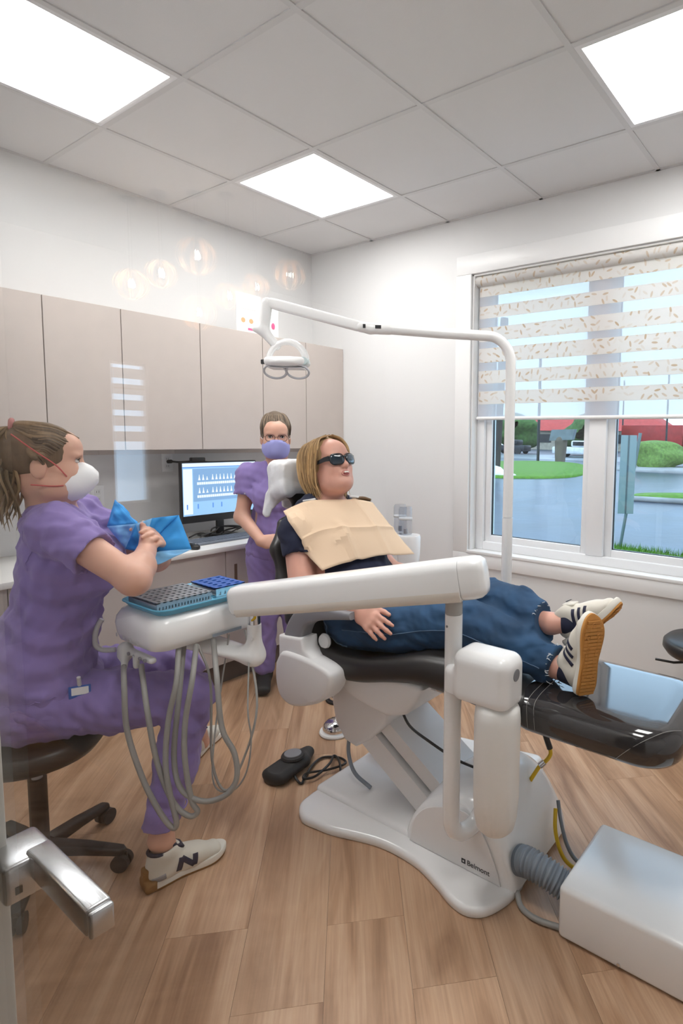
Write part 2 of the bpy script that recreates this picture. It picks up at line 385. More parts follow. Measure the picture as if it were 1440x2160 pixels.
        for ax in range(3):
            o1, o2 = [k for k in range(3) if k != ax]
            s0 = [slice(1, -1)]*3; s0[ax] = slice(0, n[ax]-1); s1 = list(s0); s1[ax] = slice(1, n[ax])
            p0 = ins[tuple(s0)]; p1 = ins[tuple(s1)]; cr = np.argwhere(p0 != p1)
            if not len(cr): continue
            sg = p0[cr[:, 0], cr[:, 1], cr[:, 2]]; base = cr.copy(); base[:, o1] += 1; base[:, o2] += 1
            def cell(a, b):
                q = base.copy(); q[:, o1] += a; q[:, o2] += b; return idx[q[:, 0], q[:, 1], q[:, 2]]
            qd = np.stack([cell(-1, -1), cell(0, -1), cell(0, 0), cell(-1, 0)], 1)
            fl = sg if ax != 1 else ~sg
            qd[~fl] = qd[~fl][:, ::-1]; F.append(qd[(qd >= 0).all(1)])
        F = np.concatenate(F)
        for _ in range(smooth_it):
            ac = np.zeros_like(pts); ct = np.zeros(len(pts))
            for a, b in ((0, 1), (1, 2), (2, 3), (3, 0)):
                for p_, q_ in ((a, b), (b, a)):
                    for c in range(3): ac[:, c] += np.bincount(F[:, p_], pts[F[:, q_], c], len(pts))
                    ct += np.bincount(F[:, p_], minlength=len(pts))
            pts = pts*.45+.55*ac/np.maximum(ct, 1)[:, None]
        me = bpy.data.meshes.new(name); me.vertices.add(len(pts)); me.vertices.foreach_set('co', pts.astype(np.float32).ravel())
        me.loops.add(F.size); me.loops.foreach_set('vertex_index', F.ravel().astype(np.int32))
        me.polygons.add(len(F)); me.polygons.foreach_set('loop_start', np.arange(0, F.size, 4, dtype=np.int32))
        me.validate(); me.update(calc_edges=True)
        return fin(name, me, m, parent, True)
def snap(sdf, pts, off=.0015, n=6):
    """move points onto the surface of an implicit shape (for seams and trims)"""
    P = np.array(spline(pts, n)) if n else np.array(pts, float)
    for _ in range(12):
        d = sdf.ev(P); g = np.stack([(sdf.ev(P+np.eye(3)[a]*.003)-d)/.003 for a in range(3)], 1); g /= np.linalg.norm(g, axis=1)[:, None]+1e-9
        P = P-g*np.clip(d-off, -.02, .02)[:, None]
    return [tuple(p) for p in P]
def folds(amp, freq=26., seed=0, dirv=None):
    rs = np.random.RandomState(seed); K = [(rs.randn(3), rs.rand()*6.28) for _ in range(4)]
    def f(P):
        q = P.copy(); q = q+.02*np.sin(P[:, [1, 2, 0]]*23+seed)
        d = 0
        for i, (k, ph) in enumerate(K):
            k = k/np.linalg.norm(k)*freq*(1+.35*i)
            if dirv is not None: k = k-.75*np.array(dirv)*(k@np.array(dirv))
            w = np.sin(q@k+ph); d = d+(w*np.abs(w))/(1+.5*i)
        return d*amp*.6
    return f
# ------------------------------------------------------------------ the setting
YG = -2.975                       # plane of the glass front
XR = 4.70                         # right wall
YB = -8.2                         # back wall of the lobby behind the glass
T = .6706; GX = .642; GY = -.478
WX0, WX1, WZ0, WZ1 = 1.508, 3.192, .745, 2.525     # window opening

def struct(o, label=None, cat=None): return tag(o, label, cat, kind='structure')

# floor: sub-floor slab and laid planks running at 45 degrees
floor = struct(box('floor', (-1.2, YB, -.06), (XR+.1, .16, -.004), M_dark), 'light oak plank floor laid diagonally', 'floor')
def clip(poly, x0, x1, y0, y1):
    for ax, val, keep in ((0, x0, 1), (0, x1, -1), (1, y0, 1), (1, y1, -1)):
        out = []
        for i in range(len(poly)):
            a, b = poly[i], poly[(i+1) % len(poly)]; ia = (a[ax]-val)*keep >= 0; ib = (b[ax]-val)*keep >= 0
            if ia: out.append(a)
            if ia != ib: t = (val-a[ax])/(b[ax]-a[ax]); out.append((a[0]+(b[0]-a[0])*t, a[1]+(b[1]-a[1])*t))
        poly = out
        if not poly: return []
    return poly
PW, PL, g = .2345, 1.22, .0004
ua = (math.sqrt(.5), math.sqrt(.5)); va = (-math.sqrt(.5), math.sqrt(.5))
random.seed(5)
ends = {0: -3.116, 1: -3.362}
npl = 0
for i in range(-14, 12):
    c0 = .2145+i*PW; shift = ends.get(i, random.uniform(0, PL))
    for j in range(-8, 8):
        a0 = shift+j*PL
        q = [(c0+g, a0+g), (c0+PW-g, a0+g), (c0+PW-g, a0+PL-g), (c0+g, a0+PL-g)]
        q = [(ua[0]*p[0]+va[0]*p[1], ua[1]*p[0]+va[1]*p[1]) for p in q]
        q = clip(q, 0, XR, -3.9, 0)
        if len(q) < 3: continue
        A = abs(sum(q[k][0]*q[(k+1) % len(q)][1]-q[(k+1) % len(q)][0]*q[k][1] for k in range(len(q)))/2)
        if A < .004: continue
        bm = bmesh.new(); lo = [bm.verts.new((p[0], p[1], -.006)) for p in q]; hi = [bm.verts.new((p[0], p[1], 0)) for p in q]
        bm.faces.new(hi)
        for k in range(len(q)): bm.faces.new((lo[k], lo[(k+1) % len(q)], hi[(k+1) % len(q)], hi[k]))
        bmo('plank', bm, M_floor, floor, smooth=False); npl += 1

# walls
wl = struct(box('wall_left', (-.12, YG-.03, 0), (0, 0, CEIL+.1), M_wall), 'white painted wall behind the taupe cabinets', 'wall')
ww = struct(empty('wall_window', (0, 0, 0)), 'white painted wall around the window', 'wall')
for n_, lo, hi in (('wall_panel', (-.12, 0, 0), (WX0, .16, CEIL+.1)), ('wall_panel', (WX1, 0, 0), (XR+.12, .16, CEIL+.1)), ('wall_panel', (WX0, 0, 0), (WX1, .16, WZ0-.0205)), ('wall_panel', (WX0, 0, WZ1), (WX1, .16, CEIL+.1))):
    box(n_, lo, hi, M_wall, ww)
struct(box('wall_right', (XR, YB, -.06), (XR+.12, 0, CEIL+.1), M_wall), 'white painted side wall', 'wall')
wf = struct(empty('wall_front', (0, YG, 0)), 'white partition wall beside the glass door', 'wall')
box('wall_panel', (0, YG-.06, 0), (2.70, YG+.03, CEIL+.1), M_wall, wf)
box('wall_panel', (3.78, YG-.06, 0), (XR, YG+.03, CEIL+.1), M_wall, wf)
# lobby shell behind the camera, in front of the glass
M_lobby = mat('lobby_paint', (.28, .27, .265), .7)
struct(box('wall_lobby_back', (-1.2, YB-.1, -.06), (XR+.1, YB, CEIL+.1), M_lobby), 'greige wall at the back of the lobby', 'wall')
wll = struct(empty('wall_lobby_left', (-1.2, -5, 0)), 'greige side wall of the lobby', 'wall')
for lo, hi in (((-1.3, YB, -.06), (-1.2, -5.262, CEIL+.1)), ((-1.3, -4.98, -.06), (-1.2, YG-.06, CEIL+.1)), ((-1.3, -5.262, -.06), (-1.2, -4.98, .92)), ((-1.3, -5.262, 2.05), (-1.2, -4.98, CEIL+.1))): box('wall_panel', lo, hi, M_lobby, wll)
w2 = struct(empty('window_2_offscreen', (-1.25, -5.12, .92)), 'narrow lobby window with a banded blind', 'window')
bm = bmesh.new()
for lo, hi in (((-1.27, -5.262, .92), (-1.22, -5.245, 2.05)), ((-1.27, -4.997, .92), (-1.22, -4.98, 2.05)), ((-1.27, -5.245, .92), (-1.22, -4.997, .937)), ((-1.27, -5.245, 2.03), (-1.22, -4.997, 2.05))): bm_box(bm, lo, hi)
bmo('window_frame', bm, M_vinyl, w2, smooth=False)
box('window_pane', (-1.25, -5.245, .937), (-1.249, -4.997, 2.03), M_glass_win, w2)
for k in range(5): box('blind_band', (-1.215, -5.245, 1.42+k*.125), (-1.213, -4.997, 1.50+k*.125), M_leaf, w2)
struct(box('wall_lobby_return', (-1.2, YG-.06, -.06), (0, YG-.03, CEIL+.1), M_lobby), 'greige return wall beside the operatory', 'wall')

# ceiling: plenum slab, T-bar grid, lay-in tiles, LED panels
ceil = struct(box('ceiling', (-.12, YG, CEIL+.03), (XR+.12, .16, CEIL+.09), M_tbar), 'white suspended ceiling of lay-in tiles', 'ceiling')
struct(box('ceiling_lobby', (-1.2, YB, CEIL), (XR+.1, YG, CEIL+.09), M_lobby), 'plain lobby ceiling', 'ceiling')
xs = [0]+[GX+k*T for k in range(0, 7) if GX+k*T < XR]+[XR]; ys = [0]+[GY-k*T for k in range(0, 5) if GY-k*T > YG+.02]+[YG+.03]
tb = .012
for x in xs[1:-1]: box('t_bar', (x-tb, ys[-1], CEIL-.002), (x+tb, 0, CEIL+.03), M_tbar, ceil)
for k in range(len(ys)-2):
    y = ys[k+1]
    for i in range(len(xs)-1): box('t_bar', (xs[i]+tb, y-tb, CEIL-.0015), (xs[i+1]-tb, y+tb, CEIL+.03), M_tbar, ceil)
box('wall_angle', (0, ys[-1], CEIL-.002), (.02, 0, CEIL+.03), M_tbar, ceil); box('wall_angle', (.02, -.02, CEIL-.002), (XR, 0, CEIL+.03), M_tbar, ceil)
M_led = mat('led_diffuser', (.9, .9, .9), .5, emit=(1, .985, .97), estr=PANEL_POWER)
M_ledf = mat('led_frame', (.80, .80, .82), .4)
lights = {(1, 2), (1, 4), (4, 2), (4, 4)}
for i in range(len(xs)-1):
    for k in range(len(ys)-1):
        x0, x1, y1, y0 = xs[i]+tb, xs[i+1]-tb, ys[k]-tb, ys[k+1]+tb
        if (i, k+1) in lights and i in (1, 4) and k+1 in (2, 4):
            lab = {(1, 2): 'square ceiling light panel near the corner of cabinets and window wall', (1, 4): 'square ceiling light panel above the seated worker with ponytail',
                   (4, 2): 'square ceiling light panel beside the window', (4, 4): 'square ceiling light panel just inside the glass door'}[(i, k+1)]
            off_ = '_offscreen' if (i, k+1) == (4, 4) else ''
            p = empty('ceiling_light'+off_, ((x0+x1)/2, (y0+y1)/2, CEIL), lab, 'ceiling light', 'LED panels in the ceiling grid')
            fw = .022
            bm = bmesh.new()
            for lo, hi in (((x0, y0, CEIL-.001), (x1, y0+fw, CEIL+.02)), ((x0, y1-fw, CEIL-.001), (x1, y1, CEIL+.02)), ((x0, y0+fw, CEIL-.001), (x0+fw, y1-fw, CEIL+.02)), ((x1-fw, y0+fw, CEIL-.001), (x1, y1-fw, CEIL+.02))): bm_box(bm, lo, hi)
            bmo('light_frame', bm, M_ledf, p, smooth=False)
            box('diffuser'+off_, (x0+fw, y0+fw, CEIL+.002), (x1-fw, y1-fw, CEIL+.012), M_led, p)
        else:
            bm = bmesh.new(); bm_box(bm, (x0-.006, y0-.006, CEIL+.003), (x1+.006, y1+.006, CEIL+.018)); bmo('ceiling_tile', bm, M_tile, ceil, smooth=False)

# window: casing, sill, vinyl frame, two sashes with panes
win = struct(empty('window_1', (2.35, 0, WZ0)), 'wide white two-pane window with flat casing', 'window')
cw = .115
box('casing', (WX0-cw, -.018, WZ1), (WX1+cw, 0, WZ1+.12), M_trim, win, .003); box('casing', (WX0-cw, -.018, WZ0-.02), (WX0, 0, WZ1), M_trim, win, .003); box('casing', (WX1, -.018, WZ0-.02), (WX1+cw, 0, WZ1), M_trim, win, .003)
box('window_apron', (WX0-cw, -.018, .64), (WX1+cw, 0, WZ0-.02), M_trim, win, .003)
box('window_sill', (WX0-.004, -.022, WZ0-.02), (WX1+.004, .155, WZ0), M_trim, win, .003)
for lo, hi in (((WX0-.0, 0, WZ0), (WX0+.012, .09, WZ1)), ((WX1-.012, 0, WZ0), (WX1, .09, WZ1)), ((WX0, 0, WZ1-.012), (WX1, .09, WZ1))): box('jamb', lo, hi, M_trim, win, .002)
fy0, fy1 = .06, .15; PX = ((1.622, 2.257), (2.447, 3.08)); PZ0, PZ1 = .842, 2.42
bm = bmesh.new()
for lo, hi in (((WX0+.012, fy0, WZ0), (1.578, fy1, WZ1-.012)), ((3.124, fy0, WZ0), (WX1-.012, fy1, WZ1-.012)), ((1.578, fy0, WZ0), (3.124, fy1, .80)), ((1.578, fy0, 2.455), (3.124, fy1, WZ1-.012)), ((2.30, fy0-.004, .80), (2.404, fy1, 2.455))): bm_box(bm, lo, hi, .004)
bmo('window_frame', bm, M_vinyl, win)
for a, b in PX:
    bm = bmesh.new(); s = .043
    for lo, hi in (((a-s, .085, PZ0-s), (a, .14, PZ1+s)), ((b, .085, PZ0-s), (b+s, .14, PZ1+s)), ((a, .085, PZ0-s), (b, .14, PZ0)), ((a, .085, PZ1), (b, .14, PZ1+s))): bm_box(bm, lo, hi, .004)
    sash = bmo('sash', bm, M_vinyl, win)
    box('window_pane', (a-.004, .118, PZ0-.004), (b+.004, .119, PZ1+.004), M_glass_win, sash)
    bm = bmesh.new()
    for lo, hi in (((a, .1, PZ0), (a+.004, .118, PZ1)), ((b-.004, .1, PZ0), (b, .118, PZ1)), ((a, .1, PZ0), (b, .118, PZ0+.004))): bm_box(bm, lo, hi)
    bmo('gasket', bm, M_black, sash, smooth=False)

# banded roller blind inside the window opening
bl = empty('window_blind', (2.35, .04, 1.6), 'banded roller blind with tan leaf print, lowered halfway over the window', 'blind')
bx0, bx1 = WX0+.016, WX1-.016
ring = lambda x: [(x, .005+.0+.05*math.cos(a), 2.497+.041*math.sin(a)) for a in np.linspace(math.pi*.5, math.pi*1.5, 9)]+[(x, .05, 2.456), (x, .05, 2.538)]
ring = lambda x: [(x, .045-.042*math.cos(a), 2.484+.034*math.sin(a)) for a in np.linspace(-math.pi/2, math.pi/2, 11)]+[(x, .055, 2.518), (x, .055, 2.45)]
cas = loft('cassette', [ring(bx0), ring(bx1)], M_leaf, bl)
box('end_cap', (bx0-.004, .001, 2.446), (bx0, .058, 2.522), M_trim, cas, .002); box('end_cap', (bx1, .001, 2.446), (bx1+.004, .058, 2.522), M_trim, cas, .002)
M_blindrail = mat('blind_headrail_grey', (.32, .31, .28), .5)
box('headrail', (bx0, .004, 2.5185), (bx1, .058, 2.525), M_blindrail, cas)
fz = [(2.452, 2.385), (2.326, 2.248), (2.191, 2.103), (2.061, 1.970), (1.918, 1.836), (1.787, 1.704)]
for i, (a, b) in enumerate(fz):
    box('fabric_band', (bx0+.016, .040, b), (bx1-.016, .0412, a), M_leaf, bl)
    nz = fz[i+1][0] if i+1 < len(fz) else 1.622
    box('sheer_band', (bx0+.016, .0402, nz), (bx1-.016, .0406, b), M_sheer, bl)
tube('bottom_bar', [(bx0+.008, .041, 1.613), (bx1-.008, .041, 1.613)], .0115, M_trim, bl, 14)

# glass door the camera looks through
door = struct(empty('door_1', (3.2, YG, 0)), 'clear glass door with brushed steel lever', 'door')
M_stile = mat('door_frame_beige', (.66, .64, .59), .45)
box('stile', (2.70, YG-.04, 0), (2.79, YG+.022, 2.55), M_stile, door, .004); box('stile', (3.72, YG-.04, 0), (3.78, YG+.022, 2.55), M_stile, door, .004); box('top_rail', (2.79, YG-.04, 2.50), (3.72, YG+.022, 2.55), M_stile, door, .004)
box('bottom_rail', (2.79, YG-.02, .004), (3.72, YG+.01, .05), M_stile, door, .004)
box('transom', (2.70, YG-.03, 2.55), (3.78, YG+.02, CEIL), M_wall, door)
box('glass_pane', (2.785, YG-.004, .045), (3.725, YG+.004, 2.505), M_glass_door, door)
hz = .985
lk = box('lock_case', (2.772, YG+.002, hz-.034), (2.838, YG+.056, hz+.012), M_steel, door, .006, 3)
revolve('keyhole', [(0, 0), (.004, 0), (.004, .001), (0, .001)], M_black, lk, (0, 0, 0), 12, Matrix.Translation((2.806, YG+.0565, hz-.012)) @ Matrix.Rotation(math.radians(-90), 4, 'X'))
box('keyhole', (2.8385, YG+.012, hz-.022), (2.8392, YG+.019, hz-.014), M_black, lk)
hd = box('door_handle', (2.822, YG+.028, hz-.014), (2.975, YG+.054, hz+.016), M_steel, door, .004, 3)
box('end_cap', (2.9755, YG+.029, hz-.013), (2.983, YG+.053, hz+.015), M_steel, hd, .003, 3)

# baseboards
struct(box('baseboard_window', (.62, -.012, 0), (XR, 0, .10), M_trim, None, .003), 'white baseboard below the window', 'baseboard')

# ------------------------------------------------------------------ lobby pendants (seen mirrored in the door glass)
M_bulb = mat('warm_bulb', (1, 1, 1), .4, emit=(1, .86, .68), estr=420)
M_veneer = mat('pale_wood_veneer', (.72, .45, .26), .55)
PEND = ((.334, -4.777, 2.53, .108), (-.08, -4.60, 2.385, .092), (.168, -4.65, 2.422, .082), (-.061, -5.027, 2.291, .112), (.47, -4.89, 2.305, .077), (.66, -4.94, 2.345, .074), (.80, -5.075, 2.426, .088))
for k, (x, y, z, r) in enumerate(PEND):
    p = empty('pendant_lamp_offscreen', (x, y, z), 'glowing round slatted wood pendant lamp hanging in the lobby', 'pendant lamp', 'slatted globe pendants in the lobby')
    nst = 9
    for s in range(nst):
        a = 2*math.pi*s/nst; w = .011 if r > .09 else .009
        rings = []
        for t in np.linspace(-1.25, 1.25, 11):
            rr = r*math.cos(t); zz = z+r*math.sin(t)
            c, s_ = math.cos(a), math.sin(a); tx, ty = -s_, c
            rings.append([(x+c*(rr+d)+tx*e, y+s_*(rr+d)+ty*e, zz) for d, e in ((-.001, -w*math.cos(t)*.9-.002), (.001, -w*math.cos(t)*.9-.002), (.001, w*math.cos(t)*.9+.002), (-.001, w*math.cos(t)*.9+.002))])
        loft('slat', rings, M_veneer, p)
    revolve('bulb_offscreen', [(.0, -.021), (.009, -.017), (.0135, -.005), (.013, .006), (.008, .018), (.0, .034)], M_bulb, p, (x, y, z), 12)
    tube('lamp_cord', [(x, y, z+.034), (x, y, CEIL)], .003, M_black, p, 6)
    revolve('ceiling_cap', [(.0, -.02), (.04, -.02), (.045, 0), (0, 0)], M_black, p, (x, y, CEIL), 12)
# ------------------------------------------------------------------ cabinets along the left wall
CY = [0, -.366, -.731, -1.173, -1.624, -1.987, -2.35]
CLAB = ['taupe wall cabinet at the window wall corner', 'taupe wall cabinet second from the window wall', 'taupe wall cabinet third from the window wall, above the masked assistant',
        'taupe wall cabinet above the monitor', 'taupe wall cabinet fifth from the window wall', 'taupe wall cabinet above the seated worker with ponytail']
UZ0, UZ1, UX = 1.395, 2.142, .345
M_lamin = M_lam
for i in range(6):
    y1, y0 = CY[i], CY[i+1]
    p = empty('wall_cabinet', (.17, (y0+y1)/2, UZ0), CLAB[i], 'cabinet', 'wall cabinets over the counter')
    box('cabinet_body', (.0005, y0+.0005, UZ0+.004), (UX-.022, y1-.0005, UZ1-.002), M_lamin, p)
    box('door', (UX-.02, y0+.0022, UZ0), (UX, y1-.0022, UZ1), M_lam, p, .001, 1)
    box('valance', (.02, y0+.0005, UZ0-.035), (.034, y1-.0005, UZ0+.002), M_lam, p)
hg = tube('cabinet_hook', [(.338, -.002, 1.44), (.338, -.02, 1.44), (.345, -.024, 1.425)], .004, M_grey, None, 6); tag(hg, 'small dark hook on the window wall beside the corner cabinet', 'hook')

BY = [0, -.60, -1.205, -1.735, -2.265, -2.94]
BLAB = ['taupe base cabinet in the corner by the window wall', 'taupe base cabinet with a dark finger pull, behind the masked assistant', 'taupe base cabinet under the keyboard', 'taupe base cabinet under the blue sterile wrap', 'taupe base cabinet behind the seated worker with ponytail']
CT = .84
for i in range(5):
    y1, y0 = BY[i], BY[i+1]
    p = empty('base_cabinet', (.3, (y0+y1)/2, 0), BLAB[i], 'cabinet', 'base cabinets under the counter')
    box('cabinet_body', (.0005, y0+.0005, .13), (.578, y1-.0005, CT-.032), M_lamin, p)
    dr = box('door', (.58, y0+.002, .135), (.60, y1-.002, CT-.036), M_lam, p, .001, 1)
    if i in (1,): box('finger_pull', (.5995, y0+.056, .58), (.6015, y0+.076, .72), mat('pull_brown', (.16, .10, .07), .5), dr, .001, 1)
    box('toe_kick', (.0005, y0+.0005, 0), (.548, y1-.0005, .13), M_kick, p)
ct = tag(box('countertop', (.0005, -2.94, CT-.03), (.632, 0, CT), M_counter, None, .004), 'long white countertop along the taupe cabinets', 'countertop')
bs = tag(box('backsplash', (.0005, -2.94, CT+.001), (.012, 0, UZ0-.036), M_splash), 'pale grey backsplash panel between counter and wall cabinets', 'backsplash')

# outlets
def outlet(y, z, lab, plug=False):
    p = empty('wall_outlet', (.012, y, z-.06), lab, 'outlet')
    pl_ = box('cover_plate', (.0125, y-.036, z-.058), (.018, y+.036, z+.058), mat('outlet_plate', (.74, .74, .75), .35), p, .002)
    for dz in (-.022, .022):
        s = box('socket', (.018, y-.017, z+dz-.016), (.0195, y+.017, z+dz+.016), mat('outlet_face', (.68, .68, .69), .35), pl_, .0006, 1)
    for dz in (-.022, .022):
        for dy in (-.006, .006): box('slot', (.0195, y+dy-.001, z+dz-.006), (.0198, y+dy+.001, z+dz+.006), M_black, pl_)
    return p
outlet(-1.632, 1.125, 'pale wall outlet on the backsplash behind the white mask')
outlet(-1.215, 1.305, 'pale wall outlet on the backsplash above the monitor corner with a black plug')

# ------------------------------------------------------------------ things on the counter
# monitor
mo = empty('computer_monitor', (.24, -1.02, CT), 'black-framed monitor showing a dental chart on a blue screen', 'monitor')
my0, my1, mz0, mz1, mx = -1.29, -.765, .945, 1.318, .30
box('monitor_body', (mx-.03, my0, mz0), (mx, my1, mz1), M_black, mo, .004)
M_scr = mat('screen_blue', (.1, .2, .4), .3, emit=(.38, .66, 1.0), estr=.62)
M_scr2 = mat('screen_chart', (.1, .2, .4), .3, emit=(.24, .42, .64), estr=.60)
M_scr3 = mat('screen_white', (.5, .5, .5), .3, emit=(.66, .82, 1.0), estr=.68)
M_scr4 = mat('screen_dark_blue', (.05, .1, .3), .3, emit=(.08, .25, .65), estr=.8)
M_scr5 = mat('screen_tooth', (.5, .5, .5), .3, emit=(.75, .85, .95), estr=.62)
sc_ = box('screen', (mx, my0+.008, mz0+.045), (mx+.001, my1-.008, mz1-.008), M_scr, mo)
box('screen_window', (mx+.001, my0+.075, 1.075), (mx+.0014, my1-.02, 1.275), M_scr2, sc_); box('screen_bar', (mx+.001, my0+.008, 1.288), (mx+.0014, my1-.008, 1.31), M_scr3, sc_)
box('screen_bar', (mx+.001, my0+.008, 1.283), (mx+.0014, my1-.008, 1.288), M_scr4, sc_); box('screen_bar', (mx+.001, my0+.008, 1.31), (mx+.0014, my1-.008, 1.3105), M_scr4, sc_)
box('screen_panel', (mx+.001, my0+.012, 1.0), (mx+.0014, my0+.07, 1.275), M_scr3, sc_)
for row, z in enumerate((1.205, 1.125)):
    bm = bmesh.new()
    for k in range(13):
        yy = my0+.115+k*.026+(.012 if k > 2 else 0); w = .008; hh = .034 if k not in (2, 9) else .022
        vs = [bm.verts.new((mx+.0022, yy-w, z)), bm.verts.new((mx+.0022, yy+w, z)), bm.verts.new((mx+.0022, yy+w*.4, z+hh*.55)), bm.verts.new((mx+.0022, yy+w*.2, z+hh)), bm.verts.new((mx+.0022, yy-w*.2, z+hh)), bm.verts.new((mx+.0022, yy-w*.4, z+hh*.55))]
        bm.faces.new(vs)
    r_ = bmo('tooth_chart', bm, M_scr5, sc_, smooth=False); r_['kind'] = 'stuff'
    bm = bmesh.new()
    for k in range(26): bm_box(bm, (mx+.0014, my0+.10+k*.0145, z-.028), (mx+.0018, my0+.1125+k*.0145, z-.012))
    bmo('number_row', bm, M_scr3, sc_, smooth=False)['kind'] = 'stuff'
for yy in (.03, .10, .20, .26): box('screen_mark', (mx+.0014, my0+yy, 1.03), (mx+.0018, my0+yy+.008, 1.06), M_scr4, sc_)
st = box('stand_neck', (mx-.05, -1.04, CT+.012), (mx-.032, -.99, 1.1), M_black, mo, .003); box('stand_foot', (.17, -1.12, CT+.001), (.36, -.92, CT+.012), M_black, mo, .003)
wc = empty('webcam', (.27, -1.172, mz1), 'small black webcam perched on top of the monitor', 'webcam')
box('webcam_body', (.262, -1.215, mz1+.001), (.30, -1.128, mz1+.026), M_black, wc, .006); box('webcam_clip', (.255, -1.19, mz1-.0), (.268, -1.155, mz1+.004), M_black, wc)
tag(tube('power_plug', [(.02, -1.212, 1.31), (.05, -1.205, 1.312), (.08, -1.17, 1.308), (.12, -1.09, 1.312), (.24, -1.0, 1.305)], lambda t: .012 if t < .3 else .006, M_black, None, 8, 5), 'black plug and cord from the outlet to the back of the monitor', 'power cord')
kb = empty('keyboard', (.42, -1.1, CT), 'thin grey keyboard on the white counter below the monitor', 'keyboard')
box('keyboard_body', (.355, -1.325, CT+.001), (.50, -.89, CT+.016), mat('kb_grey', (.22, .25, .30), .5), kb, .004)
me0 = None
for r_ in range(5):
    for k in range(15):
        y_ = -1.312+k*.0275; x_ = .366+r_*.0255
        if me0 is None:
            o = box('key', (-.011, -.012, 0), (.011, .012, .004), mat('key_grey', (.12, .14, .18), .5), None, .001, 1); me0 = o.data; o.parent = kb
        else: o = bpy.data.objects.new('key', me0); COL.objects.link(o); o.parent = kb
        o.location = Vector((x_+.011, y_+.012, CT+.0158))-kb.location
ms = SDF(.01); ms.ell((.55, -1.375, CT+.012), (.052, .031, .021)); ms.cut_plane((0, 0, CT+.001), (0, 0, -1)); msx = empty('computer_mouse', (.55, -1.375, CT), 'black computer mouse beside the blue sterile wrap', 'mouse'); ms.mesh('mouse_body', .003, M_black, msx)
tube('scroll_wheel', [(.575, -1.378, CT+.029), (.575, -1.372, CT+.029)], .006, M_grey, msx, 8)
rs = random.Random(3)
for k in range(4):
    a0 = -1.25+.06*k
    pts = [(.30+.02*k, a0, CT+.02)]+[(.30+rs.uniform(-.06, .05), a0+.09*j+rs.uniform(-.03, .03), CT+.012+rs.uniform(0, .05)) for j in range(1, 5)]+[(.2, -.85+.05*k, CT+.01)]
    tag(tube('cable', pts, .005, M_black, None, 6, 6), 'black cable tangled on the counter below the monitor', 'cable', 'cables below the monitor')
# leaflets standing on the wall cabinets
M_card = mat('card_white', (.86, .86, .87), .5); M_pink = mat('pink_print', (.80, .12, .28), .5); M_orange = mat('orange_print', (.80, .42, .22), .5)
def card(name, y0, y1, z1, x, lab):
    p = empty(name, (x, (y0+y1)/2, UZ1), lab, 'brochure')
    c = box('card', (x-.004, y0, UZ1+.001), (x, y1, z1), M_card, p); return p, c
p, c = card('brochure', -.885, -.70, 2.395, .29, 'white leaflet with two round orange pictures standing on the wall cabinets')
for yy in (-.835, -.775): revolve('picture', [(0, 0), (.016, 0), (.016, .0006), (0, .0006)], M_orange, c, (0, 0, 0), 16, Matrix.Translation((.2902, yy, 2.225)) @ Matrix.Rotation(math.radians(90), 4, 'Y'))
box('print_line', (.2901, -.85, 2.295), (.2905, -.74, 2.301), M_lgrey, c); box('print_band', (.2901, -.80, 2.165), (.2905, -.70, 2.18), M_pink, c)
p, c = card('brochure', -.635, -.555, 2.375, .285, 'narrow white leaflet with a red strawberry standing on the wall cabinets')
sb = SDF(.01); sb.ell((.286, -.598, 2.222), (.002, .018, .026)); sb.mesh('picture', .003, M_pink, c)

# ------------------------------------------------------------------ downlight reflection source is the lobby; delivery cuspidor unit behind the chair
# ------------------------------------------------------------------ dental chair (long axis along x, centre line y = YC)
YC = -1.40
ch = empty('dental_chair', (2.28, YC, 0), 'white dental treatment chair with dark vinyl upholstery', 'dental chair')
# base plate: waisted outline, mirrored about the centre line
near = [(1.845, -1.66), (1.86, -1.735), (1.925, -1.782), (2.0, -1.778), (2.077, -1.766), (2.17, -1.735), (2.261, -1.711), (2.36, -1.706), (2.45, -1.716), (2.54, -1.745), (2.622, -1.776), (2.685, -1.779), (2.735, -1.745), (2.768, -1.66), (2.772, -1.58)]
near = [tuple(p) for p in spline([(*p, 0) for p in near], 4)]
fs_ = lambda x: 1-.42*max(0, min(1, (x-2.3)/.4))
out = [(p[0], p[1]) for p in near]+[(p[0]-.05*max(0, min(1, (p[0]-2.3)/.4)), YC+(YC-p[1])*fs_(p[0])) for p in near[::-1]]
def inset_ring(pts, d, z):
    n = len(pts); res = []
    for i in range(n):
        a = Vector(pts[i-1]); b = Vector(pts[(i+1) % n]); t = (b-a).normalized(); res.append((pts[i][0]-t.y*d, pts[i][1]+t.x*d, z))
    return res
rings = [inset_ring(out, d, z) for d, z in ((.004, .0), (0, .004), (0, .022), (.004, .029), (.014, .034))]
bp_ = loft('base_plate', rings, M_plastic, ch, True, 60)
# plate rises as a low ramp towards the lift
ramp = SDF(.05)
ramp.rbox((2.10, YC, .028), (.26, .24, .024), .02); ramp.rbox((2.24, -1.20, .075), (.36, .15, .05), .03, (1, 0, .12), (0, 1, 0))
ramp.mesh('base_ramp', .008, M_plastic, ch)
